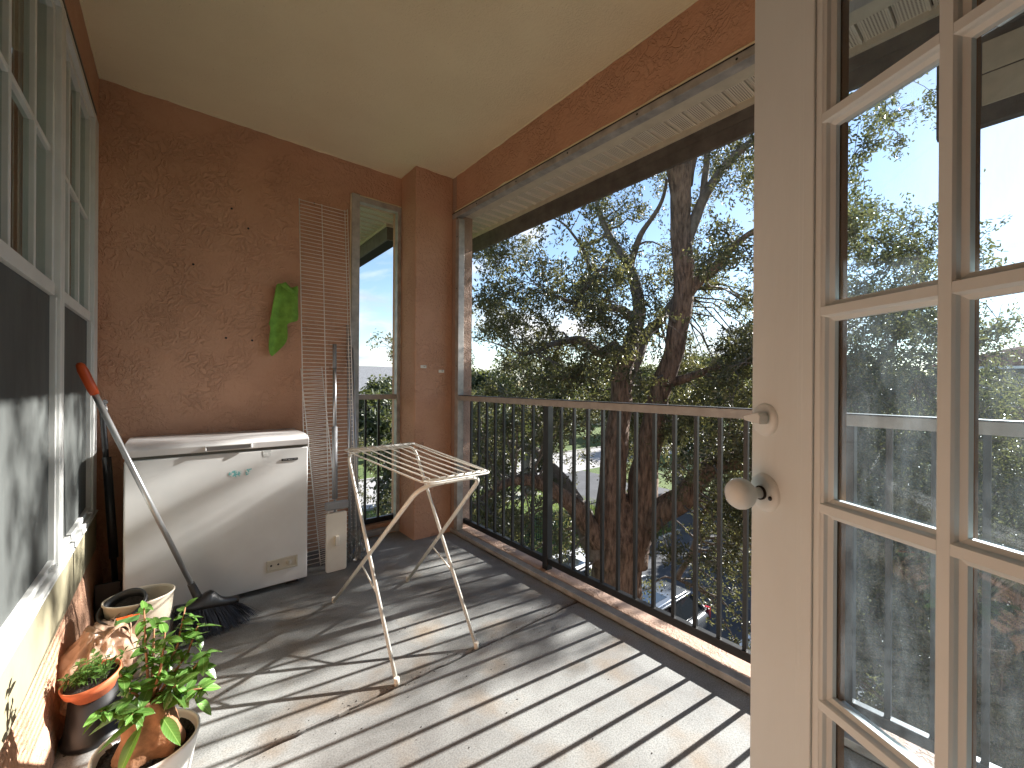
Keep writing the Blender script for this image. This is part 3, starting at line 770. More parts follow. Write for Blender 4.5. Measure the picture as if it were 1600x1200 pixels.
# stiles and rails (x measured from hinge)
GX0, GX1 = 0.118, WD - 0.157
ROWS = [0.277, 0.610, 0.945, 1.280, 1.610, 1.942]
dbox(GX1, WD, 0, T, 0, 2.03, 'stile', M['doorpaint'], 0.0025)
dbox(0, GX0, 0, T, 0, 2.03, 'stile', M['doorpaint'], 0.0025)
dbox(GX0, GX1, 0.0004, T - 0.0004, 0, ROWS[0] - 0.012, 'rail', M['doorpaint'], 0.002)
dbox(GX0, GX1, 0.0004, T - 0.0004, ROWS[5] + 0.012, 2.03, 'rail', M['doorpaint'], 0.002)
# raised lite-frame moulding on the stile: two small steps
dbox(GX1 + 0.012, GX1 + 0.034, -0.005, -0.0003, ROWS[0] - 0.05, ROWS[5] + 0.05, 'moulding', M['doorpaint'], 0.002)
dbox(GX1 + 0.0345, GX1 + 0.044, -0.0025, -0.0003, ROWS[0] - 0.05, ROWS[5] + 0.05, 'moulding', M['doorpaint'], 0.0012)
XS = [GX0 + (GX1 - GX0) * k / 3 for k in range(4)]
XS[2] = GX1 - 0.176; XS[1] = GX1 - 0.176 * 2
GP = 0.0235                                 # glass plane depth
def stick(pts_fn, name, mt):
    pass
def mprof(c, half, horizontal=False):
    """muntin section across its width: flat nose, ogee shoulders; pairs (across, depth)"""
    return [(c - half * 0.42, -0.001), (c + half * 0.42, -0.001), (c + half * 0.55, 0.003), (c + half * 0.62, 0.009), (c + half, 0.013), (c + half, GP - 0.002),
            (c - half, GP - 0.002), (c - half, 0.013), (c - half * 0.62, 0.009), (c - half * 0.55, 0.003)]
def vbar(c, z0, z1, half=0.017, name='muntin'):
    mb = MB(); mb.prism([(p[0], -sgn * p[1]) for p in mprof(c, half)], z0, z1, axis=2); return mb.build(name, M['doorpaint'], dr)
def hbar(c, x0, x1, half=0.017, name='muntin'):
    mb = MB(); mb.prism([(-sgn * p[1], p[0]) for p in mprof(c, half)], x0, x1, axis=0); return mb.build(name, M['doorpaint'], dr)
vbar(XS[1], ROWS[0] - 0.012, ROWS[5] + 0.012); vbar(XS[2], ROWS[0] - 0.012, ROWS[5] + 0.012)
seg = [(GX0, XS[1] - 0.0172), (XS[1] + 0.0172, XS[2] - 0.0172), (XS[2] + 0.0172, GX1)]
for z in ROWS[1:5]:
    for a, b in ((GX0, XS[1] - 0.0074), (XS[1] + 0.0074, XS[2] - 0.0074), (XS[2] + 0.0074, GX1)):
        hbar(z, a + 0.0003, b - 0.0003)
# sticking against the stiles and rails
def halfv(x, side):
    mb = MB(); p = [(x, 0.0006), (x + side * 0.004, 0.003), (x + side * 0.006, 0.009), (x + side * 0.012, 0.014), (x + side * 0.012, GP - 0.002), (x, GP - 0.002)]
    mb.prism([(q[0], -sgn * q[1]) for q in p], ROWS[0] - 0.012, ROWS[5] + 0.012, axis=2); mb.build('sticking', M['doorpaint'], dr)
halfv(GX1 - 0.0004, -1); halfv(GX0 + 0.0004, 1)
# glass panes and, outside them, bare wooden glazing beads
for i in range(3):
    x0 = seg[i][0] + 0.0004; x1 = seg[i][1] - 0.0004
    for j in range(5):
        z0 = ROWS[j] + (0.017 if j else -0.0116); z1 = ROWS[j + 1] - (0.017 if j < 4 else -0.0116)
        y0, y1 = dY(GP - 0.0015, GP + 0.0015)
        MB().box(x0, x1, y0, y1, z0, z1).build('pane', M['glass'], dr)
bd = MB()
y0, y1 = dY(GP + 0.002, T - 0.006)
for (a, b) in seg:
    pass
for c, h in ((XS[1], 0.017), (XS[2], 0.017)):
    bd.box(c - 0.011, c + 0.011, y0, y1, ROWS[0] - 0.012, ROWS[5] + 0.012)
bd.box(GX1 - 0.012, GX1 - 0.0002, y0, y1, ROWS[0] - 0.012, ROWS[5] + 0.012); bd.box(GX0 + 0.0002, GX0 + 0.012, y0, y1, ROWS[0] - 0.012, ROWS[5] + 0.012)
bd.build('glazing_bead', M['rawwood'], dr)
bd = MB()
for z in ROWS[1:5]:
    for a, b in seg:
        bd.box(a + 0.0125, b - 0.0125, *dY(GP + 0.002, T - 0.007), z - 0.010, z + 0.010)
bd.build('glazing_bead', M['doorpaint'], dr)
# knob and thumb-turn
AXM = Matrix.Rotation(R(90) * sgn, 3, 'X').inverted()
probe = AXM @ Vector((0, 0, 1))
if probe.y * sgn < 0: AXM = Matrix.Rotation(R(90) * sgn, 3, 'X')
xk = WD - 0.036
kn = MB().lathe([(0, 0.008), (0.020, 0.008), (0.030, 0.006), (0.0365, 0.003), (0.038, 0.0002)], n=40, ax=AXM).build('rose', M['doorpaint'], dr, loc=(xk, 0, 0.940))
k2 = MB().lathe([(0.0105, 0.0085), (0.0105, 0.026), (0.013, 0.030), (0.020, 0.034), (0.027, 0.042), (0.0305, 0.052), (0.030, 0.062), (0.024, 0.072), (0.012, 0.078), (0, 0.0795)], n=40, ax=AXM).build('knob', M['doorpaint'], dr, loc=(xk, 0, 0.940))
MB().lathe([(0.0135, 0.0082), (0.0138, 0.012), (0.011, 0.0125)], n=24, ax=AXM).build('collar', M['gap'], dr, loc=(xk, 0, 0.940))
MB().lathe([(0, 0.0095), (0.004, 0.0093), (0.0045, 0.0078)], n=12, ax=AXM).build('screw', M['black'], dr, loc=(xk - 0.022, 0, 0.934))
MB().lathe([(0, 0.006), (0.026, 0.006), (0.031, 0.004), (0.033, 0.0002)], n=40, ax=AXM).build('deadbolt_plate', M['doorpaint'], dr, loc=(xk, 0, 1.085))
MB().lathe([(0, 0.0085), (0.006, 0.008), (0.007, 0.0062)], n=16, ax=AXM).build('spindle', M['black'], dr, loc=(xk, 0, 1.083))
tt = MB().prism([(-0.021, -0.010), (0.019, -0.004), (0.021, 0.004), (-0.018, 0.014), (-0.023, 0.006)], 0.010, 0.030, axis=1)
tt.v = [(p[0], p[1] * sgn, p[2]) for p in tt.v]
tt.build('thumb_turn', M['doorpaint'], dr, bevel=0.002, loc=(xk + 0.004, 0, 1.087))
for z in (0.25, 1.02, 1.8):
    MB().tube([(-0.004, -sgn * T / 2, z), (-0.004, -sgn * T / 2, z + 0.09)], 0.007, 10).build('hinge', M['steel'], dr)

# ------------------------------------------------------------------ chest freezer
fz = thing('chest_freezer', 'white chest freezer with grey-topped lid against the terracotta wall', 'freezer', (-1.485, -0.25, 0))
fo = (-1.485, -0.25, 0)
FX0, FX1, FY0, FY1 = -1.882, -1.092, -0.478, -0.012
MB().box(FX0, FX1, FY0, FY1, 0.032, 0.792).build('body', M['enamel'], fz, fo, 0.006)
MB().box(FX0 + 0.004, FX1 - 0.004, FY0 + 0.004, FY1, 0.7925, 0.8055).build('gasket', M['gasket'], fz, fo)
ld = MB(); pr = [(FY0 - 0.004, 0.806), (FY0 - 0.006, 0.838), (FY0 + 0.002, 0.846), (FY0 + 0.03, 0.856), (FY0 + 0.09, 0.8625), (FY1 - 0.06, 0.8635), (FY1, 0.858), (FY1, 0.806)]
ld.prism([(p[0], p[1]) for p in pr], FX0 - 0.004, FX1 + 0.004, axis=0)
ld.build('lid', M['lid'], fz, fo, 0.003)
hm = MB(); hm.box(-1.580, -1.372, FY0 - 0.016, FY0 - 0.0065, 0.832, 0.840); hm.box(-1.580, -1.572, FY0 - 0.016, FY0 - 0.0065, 0.812, 0.8318); hm.box(-1.380, -1.372, FY0 - 0.016, FY0 - 0.0065, 0.812, 0.8318)
hm.build('handle', M['enamel'], fz, fo, 0.003)
MB().box(-1.5715, -1.3805, FY0 - 0.0085, FY0 - 0.0065, 0.813, 0.8315).build('handle_recess', M['greyplastic'], fz, fo)
bdg = MB().box(-1.230, -1.146, FY0 - 0.0035, FY0 - 0.0002, 0.7215, 0.7345).build('badge', M['black'], fz, fo, 0.001)
bp_ = MB()
for x, wv in ((-1.222, 0.004), (-1.216, 0.005), (-1.209, 0.006), (-1.197, 0.012), (-1.182, 0.008), (-1.168, 0.005), (-1.160, 0.006)):
    bp_.box(x, x + wv, FY0 - 0.0042, FY0 - 0.0037, 0.7265, 0.7295)
bp_.build('badge_print', M['badgegrey'], fz, fo)
# torn sticker
def flat(poly, y, name, mt):
    mb = MB(); mb.prism([(p[0], p[1]) for p in poly], y - 0.0006, y, axis=1)
    return mb.build(name, mt, fz, fo)
flat([(-1.474, 0.690), (-1.452, 0.697), (-1.432, 0.692), (-1.418, 0.697), (-1.424, 0.664), (-1.440, 0.660), (-1.462, 0.663), (-1.470, 0.672), (-1.478, 0.676)], FY0 - 0.0004, 'torn_sticker', M['teal'])
flat([(-1.396, 0.697), (-1.372, 0.699), (-1.378, 0.684), (-1.388, 0.668), (-1.398, 0.664), (-1.402, 0.678)], FY0 - 0.0004, 'torn_sticker', M['teal'])
flat([(-1.322, 0.790), (-1.282, 0.790), (-1.284, 0.753), (-1.318, 0.757)], FY0 - 0.0004, 'tape_residue', M['tealfaint'])
cp = MB(); z0, z1, x0, x1 = 0.112, 0.176, -1.300, -1.145
cp.box(x0, x1, FY0 - 0.010, FY0 - 0.0003, z0, z0 + 0.009); cp.box(x0, x1, FY0 - 0.010, FY0 - 0.0003, z1 - 0.009, z1)
cp.box(x0, x0 + 0.009, FY0 - 0.010, FY0 - 0.0003, z0 + 0.0091, z1 - 0.0091); cp.box(x1 - 0.009, x1, FY0 - 0.010, FY0 - 0.0003, z0 + 0.0091, z1 - 0.0091)
cp.box(x0 + 0.0091, x1 - 0.0091, FY0 - 0.004, FY0 - 0.0003, z0 + 0.0091, z1 - 0.0091)
cpo = cp.build('control_panel', M['panelplastic'], fz, fo, 0.0015)
AX = Matrix.Rotation(R(90), 3, 'X')
for x in (-1.278, -1.243):
    MB().lathe([(0, 0.0016), (0.0045, 0.0014), (0.0055, 0)], n=16, ax=AX).build('indicator', M['black'], fz, loc=(x - fo[0], FY0 - 0.0042 - fo[1], 0.146))
MB().lathe([(0, 0.012), (0.012, 0.0118), (0.0145, 0.0)], n=20, ax=AX).build('dial', M['panelplastic'], fz, loc=(-1.190 - fo[0], FY0 - 0.0042 - fo[1], 0.146))
MB().box(-1.193, -1.187, FY0 - 0.021, FY0 - 0.0165, 0.134, 0.158).build('dial_grip', M['panelplastic'], fz, fo, 0.001)
for x in (FX0 + 0.07, FX1 - 0.07):
    MB().box(x - 0.03, x + 0.03, FY0 + 0.05, FY1 - 0.05, 0.0005, 0.0315).build('foot', M['black'], fz, fo)

# ------------------------------------------------------------------ wire shelves leaning on the back wall
def wire_shelf(label, x0, width, length, ybot, rot_x, rz, nwire, lip=True, group=None, zb=0.004):
    """local z up along the shelf, x across"""
    t = thing('wire_shelf', label, 'wire shelf', (x0, ybot, zb)); t.rotation_euler = (rot_x, rz, 0)
    if group: t['group'] = group
    rr = 0.0032
    for x in ((0, width * 0.48, width) if lip else (0, width)):
        MB().tube([(x, 0.004, 0), (x, 0.004, length)], rr, 8).build('rod', M['wire'], t)
    if lip:
        MB().tube([(width + 0.012, -0.016, 0), (width + 0.012, -0.016, length)], rr, 8).build('rod', M['wire'], t)
    c = MB().tube([(-0.002, 0, 0), (width, 0, 0)] + ([(width + 0.013, -0.018, 0)] if lip else []), 0.0023, 5).build('wire', M['wire'], t)
    for i in range(nwire):
        z = 0.01 + (length - 0.02) * i / (nwire - 1)
        if i == 0: c.location = (0, 0, z)
        else: inst(c, 'wire', t, (0, 0, z))
    return t
wire_shelf('tall white wire closet shelf leaning upright beside the freezer', -1.050, 0.300, 2.42, -0.262, -math.asin(0.248 / 2.42), R(0), 94)
wire_shelf('shorter white wire shelf leaning aslant in front of the tall one', -0.972, 0.130, 1.27, -0.300, -math.asin(0.175 / 1.27), -R(3.9), 50, lip=False)

# flat mop
mp_ = thing('flat_mop', 'grey-poled flat mop with cream board standing head down', 'mop', (-0.918, -0.43, 0))
mo = (-0.918, -0.43, 0)
tilt = lambda z: Vector((-0.922 + 0.05 * z / 1.42, -0.425 + 0.215 * z / 1.42, z))
MB().tube([tilt(0.22), tilt(0.62)], 0.0075, 10).build('inner_pole', M['steel'], mp_, mo)
MB().tube([tilt(0.43), tilt(0.88)], 0.0165, 14).build('outer_pole', M['greyplastic'], mp_, mo)
MB().tube([tilt(0.88), tilt(1.26)], 0.0115, 14).build('pole', M['steel'], mp_, mo)
MB().tube([tilt(1.26), tilt(1.42)], [0.0125, 0.0125], 14).build('grip', M['greyplastic'], mp_, mo)
MB().box(-0.066, 0.066, -0.030, 0.016, 0.388, 0.432).build('squeeze_block', M['greyplastic'], mp_, bevel=0.006)
bdz = MB(); pts = []
for cxx, czz, a0 in ((0.047, 0.352, 0), (-0.047, 0.352, 90), (-0.047, 0.018, 180), (0.047, 0.018, 270)):
    for k in range(5):
        a = R(a0 + k * 22.5); pts.append((cxx + 0.014 * math.cos(a), czz + 0.014 * math.sin(a)))
bdz.prism(pts, -0.012, 0.006, axis=1, smooth=False)
bdz.build('board', M['mopboard'], mp_, bevel=0.003, loc=(0, 0.0, 0))
MB().box(-0.012, 0.012, -0.034, -0.0125, 0.165, 0.225).build('hinge_block', M['mopboard'], mp_, bevel=0.004)

# bundle of poles in the corner
for i, (lb, a, b, r_) in enumerate((('silver curtain pole leaning in the corner, nearest the mop', (-0.800, -0.330, 0.007), (-0.735, -0.045, 1.58), 0.009),
                                    ('silver curtain pole leaning in the corner, middle of three', (-0.768, -0.312, 0.007), (-0.716, -0.036, 1.50), 0.008),
                                    ('silver curtain pole leaning nearest the slim opening', (-0.742, -0.345, 0.007), (-0.700, -0.034, 1.42), 0.009))):
    t = thing('curtain_pole', lb, 'pole', a, group='poles leaning in the corner')
    d = Vector(b) - Vector(a)
    MB().tube([(0, 0, 0), d], r_, 10).build('tube', M['steel'], t)
    MB().lathe([(r_ * 1.35, -0.004), (r_ * 1.4, 0.03), (r_ * 1.02, 0.034)], n=12).build('end_cap', M['greyplastic'], t)
# crumpled clear plastic round their feet
pb = MB(); n1, n2 = 20, 14; vs = []
for i in range(n2 + 1):
    for k in range(n1):
        t_ = 2 * math.pi * k / n1
        rr = 0.045 * (0.75 + 0.5 * math.sin(math.pi * i / n2)) * (1 + 0.45 * noise.noise(Vector((math.cos(t_) * 2, math.sin(t_) * 2, i * 0.55))))
        vs.append((-0.765 + rr * math.cos(t_) * 1.25, -0.355 + rr * math.sin(t_) * 1.1, 0.004 + 0.21 * i / n2))
pb.add(vs, [(i * n1 + k, i * n1 + (k + 1) % n1, (i + 1) * n1 + (k + 1) % n1, (i + 1) * n1 + k) for i in range(n2) for k in range(n1)], False)
M['plastic'] = glassmat('clear_plastic', tint=(0.93, 0.93, 0.92), dirt=0.16, dcol=(0.5, 0.48, 0.42), refl=2.2)
tag(pb.build('plastic_wrap', M['plastic']), 'crumpled clear plastic wrapped round the feet of the poles', 'plastic wrap')

# hooks on pillar, towel on the wall
for i, (x, z, lb) in enumerate(((-0.249, 1.289, 'clear adhesive hook on the pillar, the higher one'), (-0.097, 1.258, 'clear adhesive hook on the pillar, the lower one'))):
    t = thing('wall_hook', lb, 'hook', (x, -0.264, z), group='clear hooks on the pillar')
    MB().box(-0.024, 0.024, -0.004, 0.0, -0.010, 0.012).build('plate', M['clearhook'], t, bevel=0.0015)
    MB().tube(fillet([(0.006, -0.004, 0.003), (0.006, -0.022, -0.001), (0.006, -0.022, 0.012)], 0.006), 0.004, 8).build('hook_arm', M['clearhook'], t)
hk = thing('wall_hook', 'small white hook holding the green towel', 'hook', (-1.068, 0, 1.795))
MB().lathe([(0, 0.004), (0.009, 0.003), (0.010, 0)], n=14, ax=AX).build('plate', M['white'], hk, loc=(0, 0, 0))
MB().tube([(0, -0.003, 0), (0, -0.032, -0.004), (0, -0.036, 0.006)], 0.003, 8).build('hook_arm', M['white'], hk)
def px2w(cx_, cy_):      # towel outline
    k = 0.000499
    return (-1.070 + (cx_ - 530) * k, 1.795 - (cy_ - 185) * k)
outl = [(165, 300, 540), (200, 285, 548), (250, 280, 545), (350, 262, 545), (450, 250, 552), (560, 236, 560), (625, 224, 562), (645, 220, 480), (670, 212, 425), (700, 200, 425), (718, 232, 427), (790, 222, 428), (860, 212, 432), (950, 208, 402), (1020, 208, 340), (1070, 218, 300), (1105, 250, 265)]
tb = MB(); nc = 26; vs = []
for (yy, a, b) in outl:
    for k in range(nc + 1):
        u = k / nc
        X_, Z_ = px2w(a + (b - a) * u, yy)
        v = (yy - 165) / 940
        gather = max(0, 1 - v * 2.2)
        w_ = (a + (b - a) * u - 380) / 200
        fold = 0.022 * math.cos(w_ * 4.6 + v * 2.2 + 0.8 * noise.noise(Vector((0, 0, v * 4)))) * (0.5 + v) + 0.006 * math.cos(w_ * 11 + v * 5 + 1) + 0.016 * noise.noise(Vector((X_ * 22, 3, Z_ * 9)))
        Y_ = -0.030 - 0.010 * gather + fold * 0.62
        if yy < 240: Z_ += 0.010 * math.sin(u * 7)
        vs.append((X_, min(Y_, -0.006), Z_))
m_ = nc + 1
tb.add(vs, [(i * m_ + k, i * m_ + k + 1, (i + 1) * m_ + k + 1, (i + 1) * m_ + k) for i in range(len(outl) - 1) for k in range(nc)], True)
tw = thing('towel', 'lime green microfibre towel hanging limp on the terracotta wall', 'towel', (-1.07, -0.02, 1.79))
o = tb.build('cloth', M['towel'], tw, (-1.07, -0.02, 1.79))
so = o.modifiers.new('thickness', 'SOLIDIFY'); so.thickness = 0.004
su = o.modifiers.new('smooth', 'SUBSURF'); su.levels = 1; su.render_levels = 1
MB().tube([(-0.002, -0.018, -0.004), (0.004, -0.028, 0.004), (0.008, -0.018, -0.002)], 0.002, 6).build('loop', M['white'], tw)
fd = MB(); vs = []
for i in range(9):
    t_ = i / 8
    for k in range(7):
        u = k / 6
        p = px2w(330 + 150 * t_ + u * (60 - 40 * t_), 168 + 110 * t_ ** 0.8 - u * 30)
        vs.append((p[0], -0.058 - 0.012 * math.sin(math.pi * u), p[1]))
fd.add(vs, [(i * 7 + k, i * 7 + k + 1, (i + 1) * 7 + k + 1, (i + 1) * 7 + k) for i in range(8) for k in range(6)], True)
o = fd.build('fold', M['towel'], tw, (-1.07, -0.02, 1.79)); so = o.modifiers.new('thickness', 'SOLIDIFY'); so.thickness = 0.006

# ------------------------------------------------------------------ folding drying rack
dk = thing('drying_rack', 'white enamelled folding clothes rack standing on crossed tube legs', 'drying rack', (-0.84, -1.25, 0))
do = (-0.84, -1.25, 0)
XA, XB = -1.022, -0.672
u1 = fillet([(-1.036, -0.806, 0.006), (-1.020, -1.765, 0.800), (-0.742, -1.750, 0.800), (-0.626, -0.826, 0.006)], 0.085, 9)
u2 = fillet([(-1.027, -1.590, 0.006), (-1.020, -0.960, 0.815), (-0.655, -0.955, 0.815), (-0.661, -1.595, 0.006)], 0.060, 9)
MB().tube(u1, 0.0085, 12).build('leg_frame', M['rack'], dk, do)
MB().tube([p + Vector((0.0, 0, 0)) for p in u2], 0.0078, 12).build('leg_frame', M['rack'], dk, do)
lp = [(-1.020, -1.74, 0.822), (-1.028, -0.935, 0.826), (-0.642, -0.930, 0.826), (-0.668, -1.775, 0.820), (-1.020, -1.775, 0.820), (-1.020, -1.74, 0.822)]
MB().tube(fillet([(-0.84, -0.930, 0.826), (-0.642, -0.930, 0.826), (-0.716, -1.780, 0.812), (-1.012, -1.790, 0.812), (-1.034, -0.930, 0.826), (-0.84, -0.930, 0.826)], 0.045, 6), 0.0034, 8).build('top_frame', M['rack'], dk, do)
MB().tube([(-1.020, -0.968, 0.828), (-0.655, -0.962, 0.828)], 0.0055, 8).build('crossbar', M['rack'], dk, do)
MB().tube([(-1.010, -1.760, 0.815), (-0.728, -1.750, 0.815)], 0.0055, 8).build('crossbar', M['rack'], dk, do)
for k in range(7):
    f = (k + 0.5) / 7
    xa = -1.018 + 0.362 * f; xb = -1.006 + 0.280 * f
    MB().tube([(xa, -0.935, 0.832), (xa, -0.955, 0.8345), ((xa + xb) / 2, -1.36, 0.8245 + RNG.uniform(-0.003, 0.001)), (xb, -1.768, 0.8215)], 0.0026, 7).build('wire', M['rack'], dk, do)
def on(a, b, t): return Vector(a).lerp(Vector(b), t)
for s_, fa, ta, fb, tb2 in ((0, u1[0], u1[1], u2[0], u2[1]), (1, u1[-1], u1[-2], u2[-1], u2[-2])):
    def pz(a, b, z): 
        t = (z - a.z) / (b.z - a.z); return a.lerp(b, t)
    MB().tube([pz(fa, ta, 0.335), pz(fb, tb2, 0.262)], 0.004, 6).build('brace', M['rack'], dk, do)
    q1, q2 = pz(fa, ta, 0.405), pz(fb, tb2, 0.405)
    MB().tube([q1 + Vector((-0.012, 0, 0)), q1 + Vector((0.012, 0, 0))], 0.005, 8).build('rivet', M['steel'], dk, do)
for p in (u1[0], u1[-1], u2[0], u2[-1]):
    q = {0: u1[1]}.get(0)
    MB().tube([Vector((p.x, p.y, 0.0008)), Vector((p.x, p.y, 0.028))], 0.0105, 12).build('foot_cap', M['mopboard'], dk, do)

# ------------------------------------------------------------------ broom and dustpan
br = thing('broom', 'broom with orange grip, grey pole and black bristles leaning on the window', 'broom', (-1.53, -0.74, 0))
bo = (-1.53, -0.74, 0)
top = Vector((-1.985, -0.835, 1.235)); neck = Vector((-1.618, -0.716, 0.190)); dirn = (top - neck).normalized()
MB().tube([neck, top - dirn * 0.125], 0.0105, 14).build('pole', M['steel'], br, bo)
g0 = top - dirn * 0.13
MB().tube([g0, g0 + dirn * 0.02, top - dirn * 0.03, top - dirn * 0.008, top], [0.0135, 0.016, 0.0165, 0.013, 0.006], 16).build('grip', M['orange'], br, bo)
MB().tube([neck - dirn * 0.06, neck - dirn * 0.01, neck + dirn * 0.06], [0.022, 0.017, 0.014], 14).build('socket', M['broomplastic'], br, bo)
# head: a flared block along u
hc = Vector((-1.575, -0.722, 0.132)); hu = Vector((0.93, 0.22, -0.20)).normalized(); hn = Vector((-0.22, 0.93, 0)).normalized(); hz = hu.cross(hn).normalized()
if hz.z < 0: hz = -hz
vs = []; NS = 14
for i in range(NS + 1):
    u = -1 + 2 * i / NS
    L_ = 0.128 * u
    hh = 0.014 + 0.046 * math.exp(-(u * 3.0) ** 2)
    for (a, b) in ((-0.021, -0.012), (-0.021, 0.004), (-0.010, hh), (0.010, hh), (0.021, 0.004), (0.021, -0.012)):
        vs.append(hc + hu * L_ + hn * a * (1 - 0.35 * abs(u) ** 4) + hz * b)
hb_ = MB(); hb_.add(vs, [(i * 6 + k, i * 6 + (k + 1) % 6, (i + 1) * 6 + (k + 1) % 6, (i + 1) * 6 + k) for i in range(NS) for k in range(6)] + [(0, 1, 2, 3, 4, 5), tuple(NS * 6 + k for k in (5, 4, 3, 2, 1, 0))], True)
hb_.build('head', M['broomplastic'], br, bo)
bb = MB(); r_ = random.Random(5)
for i in range(1500):
    u = r_.uniform(-1, 1); v_ = r_.uniform(-1, 1)
    p0 = hc + hu * 0.118 * u + hn * 0.016 * v_ - hz * 0.011
    tip = hc + hu * (0.165 * u + r_.gauss(0, 0.008) + 0.022) + hn * (0.05 * v_ - 0.028 + r_.gauss(0, 0.009))
    tip.z = 0.004 + abs(r_.gauss(0, 0.012)) + 0.012 * (u > 0.8)
    mid = p0.lerp(tip, 0.5) + Vector((0, 0, 0.006)) + hn * r_.gauss(0, 0.003)
    s_ = hu * 0.0011 if i % 2 else hn * 0.0011
    bb.add([p0 - s_, p0 + s_, mid + s_, mid - s_, tip + s_ * 0.7, tip - s_ * 0.7], [(0, 1, 2, 3), (3, 2, 4, 5)], True)
o = bb.build('bristles', M['bristle'], br, bo); o['kind'] = 'stuff'
dp = thing('dustpan', 'black long-handled dustpan standing in the dark corner beside the freezer', 'dustpan', (-1.955, -0.22, 0))
po = (-1.955, -0.22, 0)
MB().tube(fillet([(-1.925, -0.26, 0.16), (-1.985, -0.145, 1.00), (-1.992, -0.13, 1.045), (-1.975, -0.155, 1.06)], 0.02), 0.012, 12).build('handle', M['black'], dp, po)
MB().tube([(-1.986, -0.150, 0.93), (-1.968, -0.165, 1.02), (-1.978, -0.150, 1.055)], 0.004, 8).build('hanger', M['steel'], dp, po)
MB().tube([(-1.932, -0.24, 0.28), (-1.966, -0.18, 0.78)], 0.018, 12).build('sleeve', M['black'], dp, po)
dpm = MB(); dpm.box(-1.990, -1.900, -0.36, -0.345, 0.004, 0.20); dpm.box(-1.990, -1.900, -0.3449, -0.24, 0.004, 0.014); dpm.box(-1.990, -1.984, -0.3449, -0.24, 0.0141, 0.16); dpm.box(-1.906, -1.900, -0.3449, -0.24, 0.0141, 0.16)
dpm.build('pan', M['black'], dp, po, 0.003)

# ------------------------------------------------------------------ bin, bag and pots
bn = thing('waste_bin', 'beige oval plastic bin behind the plastic bag', 'bin', (-1.805, -0.865, 0))
MB().lathe([(0.0, 0.003), (0.078, 0.003), (0.083, 0.02), (0.108, 0.292), (0.112, 0.296), (0.112, 0.302), (0.107, 0.302), (0.104, 0.292), (0.079, 0.02), (0.0, 0.014)], n=40, sx=1.0, sy=0.8).build('shell', M['creambin'], bn)
ip = thing('nursery_pot', 'black plastic nursery pot tipped inside the beige bin', 'pot', (-1.812, -0.858, 0.165)); ip.rotation_euler = (R(22), R(-18), 0)
MB().lathe([(0.0, 0.004), (0.052, 0.004), (0.068, 0.130), (0.076, 0.132), (0.076, 0.150), (0.068, 0.150), (0.064, 0.128), (0.05, 0.012), (0.0, 0.012)], n=36).build('shell', M['black'], ip)
MB().lathe([(0.0, 0.122), (0.03, 0.125), (0.0625, 0.118)], n=20).build('soil', M['soil'], ip)
bg_ = thing('plastic_bag', 'crumpled tan plastic shopping bag slumped between bin and pots', 'bag', (-1.925, -0.985, 0))
M['bagfilm'] = None
mt = bpy.data.materials.new('tan_bag_film'); mt.use_nodes = True; t = mt.node_tree; b = t.nodes['Principled BSDF']
bn1 = N(t, 'ShaderNodeTexVoronoi', i_Scale=26.0); tc1 = N(t, 'ShaderNodeTexCoord'); L(t, tc1.outputs['Object'], bn1.inputs['Vector'])
bq1 = N(t, 'ShaderNodeBump', i_Strength=0.9, i_Distance=0.012); L(t, bn1.outputs['Distance'], bq1.inputs['Height']); L(t, bq1.outputs[0], b.inputs['Normal'])
b.inputs['Base Color'].default_value = (0.60, 0.42, 0.30, 1); b.inputs['Roughness'].default_value = 0.26; b.inputs['Coat Weight'].default_value = 0.3
tl = N(t, 'ShaderNodeBsdfTranslucent'); tl.inputs[0].default_value = (0.62, 0.40, 0.27, 1)
ms = N(t, 'ShaderNodeMixShader'); ms.inputs[0].default_value = 0.35; L(t, b.outputs[0], ms.inputs[1]); L(t, tl.outputs[0], ms.inputs[2])
L(t, ms.outputs[0], t.nodes['Material Output'].inputs[0]); M['bagfilm'] = mt
vs = []; n1, n2 = 84, 46
for i in range(n2 + 1):
    v = i / n2
    for k in range(n1):
        a = 2 * math.pi * k / n1
        prof_ = (0.80 + 0.35 * math.sin(math.pi * min(1, v * 1.15)) ** 0.8) * (1 - max(0, v - 0.62) * 1.35) if v > 0.02 else 0.72
        d = Vector((math.cos(a), math.sin(a), v * 2.2))
        ridg = 1 - abs(noise.noise(d * 1.9 + Vector((3, 1, 0)))) * 2
        ridg2 = 1 - abs(noise.noise(Vector((math.cos(a) * 3.4, math.sin(a) * 3.4, v * 3.0 + 7)))) * 2
        rr = prof_ * (1 + 0.20 * ridg + 0.16 * ridg2 - 0.17) * (0.98 + 0.05 * noise.noise(d * 7))
        z = 0.262 * v ** 0.92 + 0.020 * noise.noise(d * 2.7) * v
        vs.append((rr * 0.098 * math.cos(a) + 0.02 * v, rr * 0.135 * math.sin(a), max(0.002, z)))
fs = [(i * n1 + k, i * n1 + (k + 1) % n1, (i + 1) * n1 + (k + 1) % n1, (i + 1) * n1 + k) for i in range(n2) for k in range(n1)]
fs.append(tuple(n2 * n1 + k for k in range(n1)))
bgm = MB(); bgm.add(vs, fs, True); bgm.build('bag_film', M['bagfilm'], bg_)
